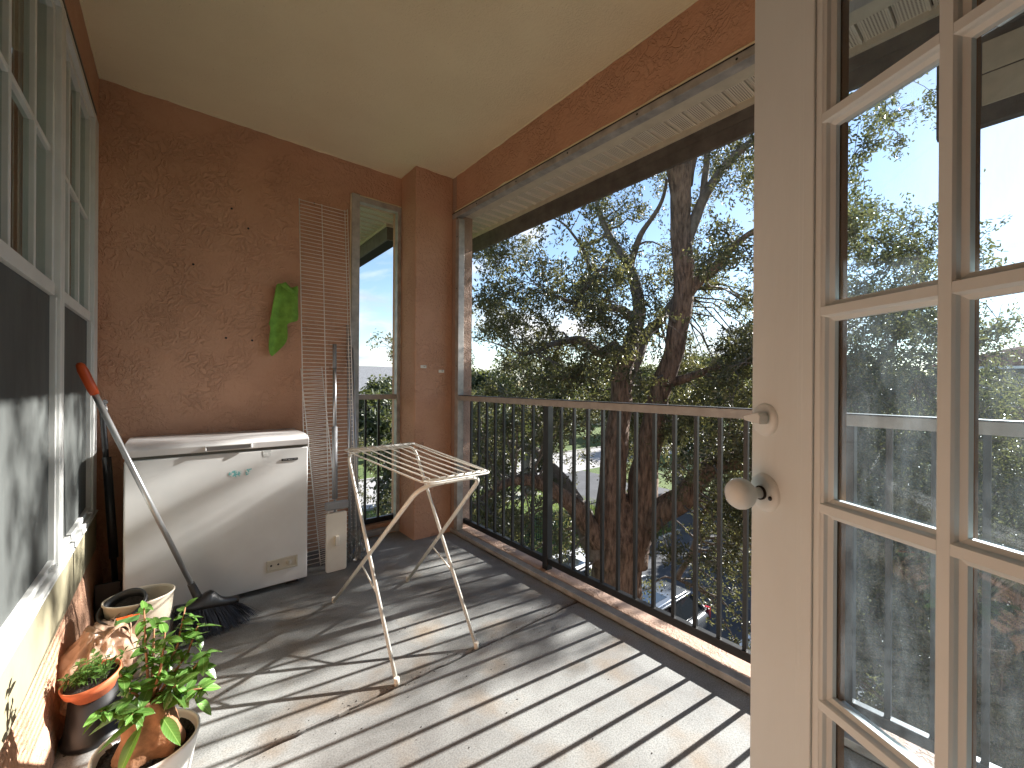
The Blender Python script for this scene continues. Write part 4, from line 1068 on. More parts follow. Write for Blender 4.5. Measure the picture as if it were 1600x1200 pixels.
for s_ in (-1, 1):
    vs = []
    pts = [Vector((0.03, s_ * 0.05 - 0.03, 0.235)), Vector((0.05, s_ * 0.075 - 0.02, 0.275)), Vector((0.085, s_ * 0.06, 0.282)), Vector((0.10, s_ * 0.03, 0.245)), Vector((0.10, s_ * 0.02, 0.20))]
    for i, p in enumerate(pts):
        wv = 0.018 - 0.002 * i
        vs += [p + Vector((0, -wv, 0.004)), p + Vector((0.004, 0, -0.006)), p + Vector((0, wv, 0.004))]
    hm_ = MB(); hm_.add(vs, [(i * 3 + k, i * 3 + k + 1, i * 3 + k + 4, i * 3 + k + 3) for i in range(4) for k in range(2)], True)
    o = hm_.build('handle', M['bagfilm'], bg_); su = o.modifiers.new('smooth', 'SUBSURF'); su.render_levels = 2; su.levels = 2
pk = thing('seed_packet', 'small green and orange packet on top of the tan bag', 'packet', (-1.835, -1.015, 0.268)); pk.rotation_euler = (R(12), R(8), R(25))
MB().box(-0.035, 0.035, -0.006, 0.006, 0, 0.022).build('box', M['clutter'], pk, bevel=0.002)
MB().box(-0.034, 0.034, -0.005, 0.005, 0.0222, 0.0245).build('flap', M['orange'], pk)

# terracotta bowl on an upturned black pot
up = tag(MB().lathe([(0.0, 0.001), (0.078, 0.001), (0.080, 0.004), (0.080, 0.02), (0.072, 0.022), (0.060, 0.150), (0.0, 0.150)], n=36).build('nursery_pot', M['black'], loc=(-1.900, -1.190, 0)), 'upturned black nursery pot carrying the terracotta bowl', 'pot')
tbp = thing('plant_pot', 'shallow terracotta bowl with small seedlings on a black pot', 'potted plant', (-1.897, -1.205, 0.1505)); tbp.rotation_euler = (R(4), R(-9), 0)
MB().lathe([(0.0, 0.0), (0.050, 0.0), (0.064, 0.030), (0.070, 0.032), (0.074, 0.056), (0.069, 0.056), (0.066, 0.040), (0.0, 0.040)], n=40).build('bowl', M['terracotta'], tbp)
MB().lathe([(0.0, 0.048), (0.03, 0.050), (0.067, 0.044)], n=24).build('soil', M['soil'], tbp)
def leaf_strip(L_, W_, curl, n=5, fold=0.25):
    """a leaf: pointed ellipse folded along the midrib and curving down; grows along +x"""
    vs = []; fs = []
    for i in range(n + 1):
        t = i / n
        w_ = W_ * math.sin(math.pi * min(1, t * 0.97 + 0.03)) ** 0.8 * (1 - 0.25 * t) if 0 < i < n else W_ * (0.06 if i == 0 else 0.0)
        x = L_ * t; z = -curl * L_ * t * t
        vs += [(x, -w_, z + w_ * fold), (x, 0, z), (x, w_, z + w_ * fold)]
    for i in range(n):
        for k in range(2):
            fs.append((i * 3 + k, i * 3 + k + 1, i * 3 + k + 4, i * 3 + k + 3))
    return vs, fs
sg = MB(); r_ = random.Random(9)
stems_ = MB()
for i in range(40):
    a = r_.uniform(0, 6.28); rr = 0.055 * math.sqrt(r_.random())
    b_ = Vector((rr * math.cos(a), rr * math.sin(a), 0.045)); h_ = r_.uniform(0.025, 0.075)
    tp = b_ + Vector((r_.gauss(0, 0.012), r_.gauss(0, 0.012), h_))
    stems_.tube([b_, tp], 0.0009, 4, caps=False)
    for k in range(6):
        vs, fs = leaf_strip(r_.uniform(0.014, 0.026), r_.uniform(0.004, 0.007), 0.3, 3)
        M3 = Matrix.Rotation(r_.uniform(0, 6.28), 3, 'Z') @ Matrix.Rotation(r_.uniform(-0.9, 0.2), 3, 'Y')
        q = b_.lerp(tp, r_.uniform(0.4, 1))
        sg.add([M3 @ Vector(v) + q for v in vs], fs, True)
stems_.build('stems', M['seedling'], tbp)
o = sg.build('leaves', M['seedling'], tbp); o['kind'] = 'stuff'

# white pot with the ficus
fp = thing('potted_ficus', 'glossy green ficus with swollen brown root in a white pot', 'potted plant', (-1.752, -1.618, 0))
MB().lathe([(0.0, 0.002), (0.074, 0.002), (0.082, 0.012), (0.112, 0.176), (0.115, 0.180), (0.115, 0.188), (0.109, 0.190), (0.106, 0.182), (0.100, 0.15), (0.0, 0.15)], n=48).build('pot', M['whitepot'], fp)
vs = []; fs = []; n1, n2 = 32, 9
for i in range(n2 + 1):
    for k in range(n1):
        a = 2 * math.pi * k / n1; rr = 0.105 * i / n2
        vs.append((rr * math.cos(a), rr * math.sin(a), 0.166 + 0.008 * noise.noise(Vector((rr * 60 * math.cos(a), rr * 60 * math.sin(a), 2)))))
MBo = MB(); MBo.add(vs, [(i * n1 + k, i * n1 + (k + 1) % n1, (i + 1) * n1 + (k + 1) % n1, (i + 1) * n1 + k) for i in range(n2) for k in range(n1)], False)
MBo.build('soil', M['soil'], fp)
ch = MB(); r_ = random.Random(4)
for i in range(170):
    a = r_.uniform(0, 6.28); rr = 0.1 * math.sqrt(r_.random()); s_ = r_.uniform(0.002, 0.006)
    c = Vector((rr * math.cos(a), rr * math.sin(a), 0.171)); ch.lathe([(0, -s_), (s_, 0), (0, s_)], c=c, n=5, sx=r_.uniform(0.7, 1.8))
o = ch.build('bark_chips', M['soil'], fp); o['kind'] = 'stuff'
# swollen caudex: two merging lobes
vs = []; n1, n2 = 36, 22
for i in range(n2 + 1):
    v = i / n2; z = 0.150 + 0.155 * v
    base_r = 0.052 * (1 - 0.62 * v ** 1.5) + 0.012
    for k in range(n1):
        a = 2 * math.pi * k / n1
        lob = 1 + 0.30 * max(0, math.cos(2 * a + 0.7)) * (1 - v) + 0.13 * math.cos(3 * a + 1 + v * 3)
        rr = base_r * lob * (1 + 0.16 * noise.noise(Vector((math.cos(a) * 1.7, math.sin(a) * 1.7, v * 4))))
        vs.append((rr * math.cos(a) + 0.012 * math.sin(v * 3), rr * math.sin(a) - 0.008 * v, z))
cdx = MB(); cdx.add(vs, [(i * n1 + k, i * n1 + (k + 1) % n1, (i + 1) * n1 + (k + 1) % n1, (i + 1) * n1 + k) for i in range(n2) for k in range(n1)] + [tuple(n2 * n1 + k for k in range(n1))], True)
cdx.build('trunk', M['ficusbark'], fp)
stm = []
ctop = Vector((0.005, -0.006, 0.285))
r_ = random.Random(21)
targets = [(-0.01, 0.02, 0.545), (0.035, 0.0, 0.47), (0.11, 0.05, 0.44), (0.13, 0.02, 0.37), (-0.055, -0.01, 0.40), (0.06, -0.03, 0.33), (0.03, 0.07, 0.42), (-0.09, -0.03, 0.33), (0.12, -0.04, 0.30), (-0.03, -0.06, 0.31), (0.01, 0.05, 0.50), (0.08, 0.06, 0.50)]
for tg in targets:
    tg = Vector(tg); md = ctop.lerp(tg, 0.5) + Vector((tg.x * 0.25, tg.y * 0.25, 0.01))
    pts = [ctop, ctop.lerp(md, 0.6), md, md.lerp(tg, 0.6), tg]
    MB().tube(pts, [0.0045, 0.0035, 0.003, 0.0024, 0.0016], 7).build('stem', M['ficusbark'], fp)
    stm.append(pts)
lproto = []
for (L_, W_, c_) in ((0.062, 0.0165, 0.28), (0.052, 0.0150, 0.45), (0.074, 0.0185, 0.15), (0.040, 0.0125, 0.3)):
    vs, fs = leaf_strip(L_, W_, c_, 7)
    mb = MB(); mb.add(vs, fs, True); lproto.append(mb.mesh('leaf', M['leaf']))
cnt = 0
for pts in stm:
    for j in range(22):
        f = 0.24 + 0.76 * (j / 21) if j > 1 else 0.3
        seg_ = min(3, int(f * 4)); q = pts[seg_].lerp(pts[seg_ + 1], f * 4 - seg_)
        o = bpy.data.objects.new('leaf', r_.choice(lproto)); COL.objects.link(o); o.parent = fp
        o.location = q
        o.rotation_euler = (r_.uniform(-0.6, 0.6), r_.uniform(-0.75, 0.7), r_.uniform(0, 6.28))
        s_ = r_.uniform(0.42, 0.98); o.scale = (s_, s_, s_)
        cnt += 1
# the two or three large drooping leaves near the rim
for loc_, rot_, s_ in (((-0.01, -0.055, 0.27), (0.1, 0.75, R(228)), 1.45), ((0.03, -0.05, 0.27), (0.3, 0.55, R(-60)), 1.3), ((-0.03, -0.02, 0.30), (0, 0.2, R(175)), 1.25),
                       ((0.03, -0.02, 0.28), (-0.4, -0.55, R(-20)), 1.5), ((0.02, 0.0, 0.28), (0.4, -0.75, R(5)), 1.45), ((-0.01, -0.04, 0.28), (0.2, 0.1, R(205)), 1.3), ((0.10, -0.02, 0.27), (0.5, 0.9, R(-15)), 1.1)):
    o = bpy.data.objects.new('leaf', lproto[2]); COL.objects.link(o); o.parent = fp; o.location = loc_; o.rotation_euler = rot_; o.scale = (s_ * 0.95, s_ * 0.72, s_)
tag(MB().add([(-1.70, -1.545, 0.004), (-1.665, -1.55, 0.010), (-1.640, -1.59, 0.005), (-1.68, -1.60, 0.012)], [(0, 1, 2, 3)], True).build('dry_leaf', M['ficusbark']), 'curled brown dry leaf lying on the slab joint', 'dry leaf')

# scattered grit on the floor
gr = MB(); r_ = random.Random(8)
for i in range(420):
    x = r_.uniform(XL + 0.05, -0.03); y = r_.uniform(-3.0, -0.5) if i % 3 else r_.gauss(-1.6, 0.02); s_ = r_.uniform(0.0008, 0.0028)
    gr.lathe([(0, 0), (s_, s_ * 0.5), (0, s_)], c=(x, y, 0.0), n=5, sx=r_.uniform(0.6, 1.8))
o = gr.build('floor_grit', M['soil']); tag(o, 'fine dark grit scattered over the concrete floor', kind='stuff')

# ------------------------------------------------------------------ the grounds below
def sheet(name, x0, x1, y0, y1, z, mt, label, nx=1, ny=1):
    mb = MB(); mb.add([(x0, y0, z), (x1, y0, z), (x1, y1, z), (x0, y1, z)], [(0, 1, 2, 3)])
    o = mb.build(name, mt); return tag(o, label, kind='structure')
sheet('ground', -400, 700, -500, 700, ZG, M['grass'], 'wide lawn ground round the buildings')
sheet('parking_lot', 0.6, 17.0, -40, 7.2, ZG + 0.004, M['asphalt'], 'dark asphalt parking lot below the balcony')
sheet('road', -120, 160, 19.6, 26.5, ZG + 0.004, M['road'], 'pale sunlit road beyond the iron fence')
sheet('drive_lane', 17.0, 24.0, -60, 19.6, ZG + 0.003, M['asphalt'], 'asphalt drive lane leading from the parking lot to the road')
sheet('pavement', -120, 16.5, 16.2, 17.6, ZG + 0.004, M['kerb'], 'pale concrete footpath between fence and road')
def kerb(x0, x1, y0, y1, label):
    return tag(MB().box(x0, x1, y0, y1, ZG - 0.1, ZG + 0.13).build('kerb', M['kerb'], bevel=0.01), label, kind='structure')
kerb(0.6, 16.9, 7.2, 7.36, 'concrete kerb edging the parking lot on the lawn side')
kerb(-120, 16.5, 19.44, 19.59, 'concrete kerb along the near side of the road')
kerb(-120, 160, 26.5, 26.65, 'concrete kerb along the far side of the road')
pm = thing('parking_markings', 'white painted bay lines on the parking lot', 'bay marking', (7, 0, ZG), kind='structure')
for k, y in enumerate((-6.9, -4.1, -1.3, 1.55, 4.4, 7.1)):
    MB().box(4.6, 9.8, y - 0.05, y + 0.05, ZG + 0.0045, ZG + 0.009).build('line', M['paint'], pm, (7, 0, ZG))
# iron fence beyond the lawn
fe = thing('iron_fence', 'black iron picket fence across the lawn below', 'fence', (8, 10.3, ZG))
fo_ = (8, 10.3, ZG)
FXA, FXB = -2.0, 17.5
for z in (0.18, 1.12):
    MB().box(FXA, FXB, 10.285, 10.315, ZG + z, ZG + z + 0.035).build('rail', M['iron'], fe, fo_)
p0 = MB().box(-0.009, 0.009, -0.009, 0.009, 0.05, 1.28).build('picket', M['iron'], fe)
n = 0; x = FXA + 0.06
while x < FXB:
    lo = (x - 8, 0.0, 0)
    if n == 0: p0.location = lo
    else: inst(p0, 'picket', fe, lo)
    x += 0.125; n += 1
for x in (-2.0, 0.44, 2.88, 5.32, 7.76, 10.2, 12.64, 15.08, 17.5):
    MB().box(x - 0.03, x + 0.03, 10.32, 10.38, ZG, ZG + 1.38).build('post', M['iron'], fe, fo_)

# ------------------------------------------------------------------ cars
def loft(mb, st, n=6, smooth=True):
    """st: (x, half width, z low, z high, corner radius); rounded section skinned along x"""
    ring = []; K = 4 * (n + 1)
    for (x, hw, zl, zh, rc) in st:
        for qx, qz, a0 in ((hw - rc, zh - rc, 0), (-hw + rc, zh - rc, 90), (-hw + rc, zl + rc, 180), (hw - rc, zl + rc, 270)):
            for k in range(n + 1):
                a = R(a0 + 90 * k / n); ring.append((x, qx + rc * math.cos(a), qz + rc * math.sin(a)))
    fs = [(i * K + k, (i + 1) * K + k, (i + 1) * K + (k + 1) % K, i * K + (k + 1) % K) for i in range(len(st) - 1) for k in range(K)]
    fs += [tuple(range(K)), tuple((len(st) - 1) * K + k for k in range(K - 1, -1, -1))]
    mb.add(ring, fs, smooth); return mb
def car(label, x, y, paint, rz=0, rails=True, tall=True):
    """rear at +x; local origin under the middle"""
    t = thing('parked_car', label, 'car', (x, y, ZG + 0.004), rz, 'cars parked below the balcony')
    h = 1.60 if tall else 1.45
    b = loft(MB(), [(-2.27, 0.60, 0.42, 0.72, 0.10), (-2.22, 0.78, 0.30, 0.82, 0.14), (-2.0, 0.87, 0.24, 0.90, 0.14), (-1.3, 0.91, 0.22, 1.00, 0.12), (-0.95, 0.92, 0.22, 1.03, 0.10), (0.0, 0.92, 0.22, 1.04, 0.10),
                   (1.2, 0.92, 0.22, 1.05, 0.12), (1.9, 0.91, 0.24, 1.06, 0.14), (2.15, 0.86, 0.30, 1.02, 0.16), (2.25, 0.76, 0.38, 0.90, 0.14)])
    b.build('body', paint, t)
    g = MB(); lo = 1.035
    A = [(-0.98, 0.80), (-0.30, 0.70), (1.55, 0.70), (2.08, 0.76)]
    base = [(-1.02, -0.81), (2.10, -0.79), (2.10, 0.79), (-1.02, 0.81)]
    topp = [(-0.28, -0.62), (1.62, -0.62), (1.62, 0.62), (-0.28, 0.62)]
    g.add([(p[0], p[1], lo) for p in base] + [(p[0], p[1], h - 0.05) for p in topp], [(0, 1, 5, 4), (1, 2, 6, 5), (2, 3, 7, 6), (3, 0, 4, 7), (4, 5, 6, 7)], False)
    g.build('window_glass', M['carglass'], t, bevel=0.03)
    rf = loft(MB(), [(-0.36, 0.56, h - 0.075, h - 0.045, 0.012), (-0.22, 0.62, h - 0.06, h - 0.012, 0.02), (0.4, 0.645, h - 0.055, h + 0.005, 0.025), (1.2, 0.64, h - 0.055, h, 0.025), (1.62, 0.61, h - 0.06, h - 0.02, 0.02), (1.74, 0.56, h - 0.085, h - 0.055, 0.012)])
    rf.build('roof', paint, t)
    MB().box(0.05, 0.85, -0.40, 0.40, h + 0.0055, h + 0.010).build('sunroof', M['carglass'], t)
    for s_ in (-1, 1):
        MB().tube([(-1.0, s_ * 0.80, 1.04), (-0.30, s_ * 0.625, h - 0.05)], 0.028, 8).build('pillar', paint, t)
        MB().tube([(0.62, s_ * 0.80, 1.04), (0.60, s_ * 0.635, h - 0.05)], 0.026, 8).build('pillar', M['black'], t)
        MB().tube([(2.08, s_ * 0.78, 1.04), (1.64, s_ * 0.615, h - 0.05)], 0.045, 8).build('pillar', paint, t)
        MB().tube([(-1.0, s_ * 0.835, 1.045), (0.6, s_ * 0.832, 1.058), (2.05, s_ * 0.815, 1.07)], 0.011, 6).build('window_trim', M['chrome'], t)
        if rails:
            MB().tube([(-0.25, s_ * 0.585, h - 0.02), (-0.12, s_ * 0.59, h + 0.045), (0.6, s_ * 0.60, h + 0.06), (1.4, s_ * 0.59, h + 0.045), (1.58, s_ * 0.58, h - 0.02)], 0.019, 8).build('roof_rail', M['chrome'], t)
        MB().box(2.10, 2.235, s_ * 0.78 - 0.085, s_ * 0.78 + 0.085, 0.80, 1.10).build('tail_light', M['tail'], t, bevel=0.03)
        MB().box(-2.24, -2.05, s_ * 0.66 - 0.13, s_ * 0.66 + 0.13, 0.66, 0.80).build('headlight', M['clearhook'], t, bevel=0.03)
        MB().box(-0.98, -0.80, s_ * 0.98 - 0.09, s_ * 0.98 + 0.09, 1.03, 1.16).build('wing_mirror', paint, t, bevel=0.03)
        for xx in (-1.42, 1.38):
            AXY = Matrix.Rotation(R(-90 * s_), 3, 'X')
            MB().lathe([(0.12, -0.10), (0.30, -0.10), (0.335, -0.075), (0.34, 0.05), (0.32, 0.085), (0.235, 0.09)], n=28, ax=AXY).build('tyre', M['tyre'], t, loc=(xx, s_ * 0.835, 0.335))
            MB().lathe([(0.0, 0.06), (0.05, 0.065), (0.20, 0.055), (0.235, 0.088), (0.235, 0.02), (0, 0.02)], n=28, ax=AXY).build('rim', M['chrome'], t, loc=(xx, s_ * 0.835, 0.335))
            arch = [(xx + 0.385 * math.cos(a), s_ * 0.918, 0.335 + 0.385 * math.sin(a)) for a in [math.pi * k / 12 for k in range(13)]]
            MB().tube(arch, 0.018, 6).build('wheel_arch', M['black'] if rails else paint, t)
    MB().box(2.20, 2.30, -0.74, 0.74, 0.34, 0.56).build('bumper', M['black'], t, bevel=0.03)
    MB().box(2.235, 2.262, -0.25, 0.25, 0.66, 0.78).build('number_plate', M['whitecar'], t)
    return t
car('silver estate car with chrome roof rails parked under the oak', 7.15, 3.0, M['silver'])
car('white car half hidden behind the oak trunk', 7.35, 5.85, M['whitecar'], rails=False, tall=False)
car('dark blue car parked beside the silver one, nearest the building entrance', 7.0, 0.15, M['darkcar'], tall=False, rails=False)

# ------------------------------------------------------------------ far buildings
def far_house(label, x, y, w_, d_, zwall, zroof, wall, roof, rz=0, wins=(), ov=0.5, group=None, base=ZG):
    t = thing('house', label, 'house', (x, y, base), rz, group)
    MB().box(-w_ / 2, w_ / 2, -d_ / 2, d_ / 2, 0, zwall - base).build('wall', wall, t)
    H = zwall - base; a, b = w_ / 2 + ov, d_ / 2 + ov; rr = max(0.0, a - b)
    MB().add([(-a, -b, H), (a, -b, H), (a, b, H), (-a, b, H), (-rr, 0, zroof - base), (rr, 0, zroof - base), (-a, -b, H - 0.18), (a, -b, H - 0.18), (a, b, H - 0.18), (-a, b, H - 0.18)],
             [(0, 1, 5, 4), (1, 2, 5), (2, 3, 4, 5), (3, 0, 4), (0, 6, 7, 1), (1, 7, 8, 2), (2, 8, 9, 3), (3, 9, 6, 0), (6, 9, 8, 7)]).build('roof', roof, t)
    return t
def win(t, x, y, z, w_, h_, nrm):
    """nrm '-x' or '-y': the facade the window sits on"""
    if nrm == '-x':
        f = MB().box(x - 0.05, x + 0.02, y - w_ / 2 - 0.12, y + w_ / 2 + 0.12, z - 0.12, z + h_ + 0.12).build('window', M['pinkwall'], t)
        MB().box(x - 0.056, x - 0.0505, y - w_ / 2, y + w_ / 2, z, z + h_).build('pane', M['farglass'], f)
        MB().box(x - 0.075, x - 0.0565, y - w_ / 2, y + w_ / 2, z + h_ * 0.48, z + h_ * 0.53).build('bar', M['whitecar'], f)
    else:
        f = MB().box(x - w_ / 2 - 0.12, x + w_ / 2 + 0.12, y - 0.05, y + 0.02, z - 0.12, z + h_ + 0.12).build('window', M['pinkwall'], t)
        MB().box(x - w_ / 2, x + w_ / 2, y - 0.056, y - 0.0505, z, z + h_).build('pane', M['farglass'], f)
        MB().box(x - w_ / 2, x + w_ / 2, y - 0.075, y - 0.0565, z + h_ * 0.48, z + h_ * 0.53).build('bar', M['whitecar'], f)
# the red building seen through the door (its long side faces the balcony)
rb = thing('apartment_building', 'red stucco building with clay tile roof and cream cornice, through the door panes', 'building', (33, -8, ZG))
BX = -5.6   # local x of the near facade
MB().box(BX, 8, -8, 7.6, 0, 7.0).build('wall', M['redwall'], rb)
MB().box(BX - 0.06, 8.06, -8.06, 7.66, 7.001, 7.62).build('cornice', M['pinkwall'], rb)
MB().box(BX - 0.55, 8.5, -8.5, 8.1, 7.78, 7.90).build('gutter', M['whitecar'], rb)
MB().box(BX - 0.40, 8.35, -8.35, 7.95, 7.621, 7.779).build('soffit', M['fascia'], rb)
rfm = MB(); A_, B_, C_, D_ = BX - 0.5, 8.45, -8.45, 8.05; cx_, = ((A_ + B_) / 2,)
z0 = 7.901
hipz = 10.1
rfm.add([(A_, C_, z0), (B_, C_, z0), (B_, D_, z0), (A_, D_, z0), (cx_, C_ + 6.5, hipz), (cx_, D_ - 6.5, hipz)], [(0, 1, 4), (1, 2, 5, 4), (2, 3, 5), (3, 0, 4, 5)])
rfo = rfm.build('roof', M['tile'], rb)
# rows of barrel tiles on the near slopes
tl0 = MB(); rr = random.Random(2)
def tilerow(p0, p1, q0, q1, nc_):
    for i in range(nc_):
        f = (i + 0.5) / nc_
        a = Vector(p0).lerp(Vector(p1), f); b = Vector(q0).lerp(Vector(q1), f)
        tl0.tube([a + Vector((0, 0, 0.02)), b + Vector((0, 0, 0.02))], 0.075, 6, caps=True)
tilerow((A_, D_, z0), (A_, C_, z0), (cx_, D_ - 6.5, hipz), (cx_, C_ + 6.5, hipz), 66)
tilerow((B_, D_, z0), (A_, D_, z0), (cx_ + 0.01, D_ - 6.5, hipz), (cx_, D_ - 6.5, hipz), 60)
o = tl0.build('roof_tiles', M['tile'], rb); o['kind'] = 'stuff'
for z, hh in ((6.22, 1.42), (2.5, 1.42)):
    for yy in (-5.5, -2.3, 0.9, 4.1, 5.75):
        win(rb, BX, yy, z, 0.95, hh - 0.05, '-x')
for k in range(12):
    MB().box(BX - 0.32, BX - 0.0605, -7.6 + k * 1.32, -7.45 + k * 1.32, 7.25, 7.615).build('corbel', M['fascia'], rb)
far_house('long pale house with grey shingle roof beyond the road, through the slim opening', 8, 52, 40, 12, -1.4, 3.4, M['palewall'], M['shingle'])
h2 = far_house('pale house with clay roof far behind the oak', 60, 48, 18, 12, -0.8, 2.6, M['palewall'], M['tile'], rz=R(-20))

# ------------------------------------------------------------------ foliage generator
def leaves_mesh(name, centers, scales, mt, seed=1, per=24, L0=0.07, W0=0.0115, spread=0.17, droop=0.25, curve=0.18):
    """sprays of pointed leaves: each centre carries a short curved twig with leaves set along it"""
    rg = np.random.default_rng(seed)
    n = len(centers); c = np.repeat(np.asarray(centers, float), per, axis=0)
    sc = np.repeat(np.asarray(scales, float), per)
    tw_ = rg.normal(size=(n, 3)); tw_[:, 2] -= droop; tw_ /= np.linalg.norm(tw_, axis=1)[:, None]
    tws = np.repeat(tw_, per, axis=0)
    s = np.tile(np.linspace(-1, 1, per), n) + rg.normal(size=n * per) * 0.08
    N_ = n * per
    d = tws * 0.8 + rg.normal(size=(N_, 3)) * 0.62; d /= np.linalg.norm(d, axis=1)[:, None]
    pos = c + tws * (s * spread * sc)[:, None] + rg.normal(size=(N_, 3)) * (spread * 0.22 * sc)[:, None]
    up = rg.normal(size=(N_, 3)); up[:, 2] += 0.9
    side = np.cross(d, up); side /= np.linalg.norm(side, axis=1)[:, None] + 1e-9
    nr_ = np.cross(side, d)
    Ls = L0 * rg.uniform(0.6, 1.15, N_) * sc; Ws = W0 * rg.uniform(0.75, 1.25, N_) * sc
    e = lambda a, b, h_: pos + d * (Ls * a)[:, None] + side * (Ws * b)[:, None] + nr_ * (Ls * h_)[:, None]
    V = np.stack([e(0, 0, 0), e(0.35, 1, curve * 0.5), e(0.72, 0.75, curve * 0.35), e(1, 0, -curve * 0.3), e(0.72, -0.75, curve * 0.35), e(0.35, -1, curve * 0.5), ], axis=1).reshape(-1, 3)
    F = np.array([[0, 1, 2, 3], [0, 3, 4, 5]])
    idx = (np.arange(N_)[:, None, None] * 6 + F[None]).reshape(-1)
    me = bpy.data.meshes.new(name)
    me.vertices.add(len(V)); me.vertices.foreach_set('co', V.astype(np.float32).ravel())
    me.loops.add(len(idx)); me.loops.foreach_set('vertex_index', idx.astype(np.int32))
    np_ = N_ * 2
    me.polygons.add(np_); me.polygons.foreach_set('loop_start', np.arange(0, np_ * 4, 4, dtype=np.int32))
    try: me.polygons.foreach_set('loop_total', np.full(np_, 4, dtype=np.int32))
    except Exception: pass
    me.materials.append(mt); me.update(calc_edges=True); me.validate()
    return me
def addmesh(name, me, parent=None, loc=None, kind=None):
    o = bpy.data.objects.new(name, me); COL.objects.link(o)
    if parent: o.parent = parent
    if loc is not None: o.location = loc
    if kind: o['kind'] = kind
    return o
def wob(pts, r, amp, seed, sub=8):
    """subdivide a branch and let it wander; radii interpolate"""
    P = []; RR = []
    pts = [Vector(p) for p in pts]
    for i in range(len(pts) - 1):
        p_1 = pts[max(i - 1, 0)]; p0 = pts[i]; p1 = pts[i + 1]; p2 = pts[min(i + 2, len(pts) - 1)]
        for k in range(sub):
            t = k / sub
            q = 0.5 * ((2 * p0) + (p1 - p_1) * t + (2 * p_1 - 5 * p0 + 4 * p1 - p2) * t * t + (-p_1 + 3 * p0 - 3 * p1 + p2) * t ** 3)
            q = q + noise.noise_vector(q * 2.2 + Vector((seed, 0, 0))) * amp
            P.append(q); ra = r[i] + (r[i + 1] - r[i]) * t
            RR.append(ra * (1 + 0.10 * noise.noise(q * 3.1 + Vector((0, seed, 0)))))
    P.append(pts[-1]); RR.append(r[-1])
    return P, RR

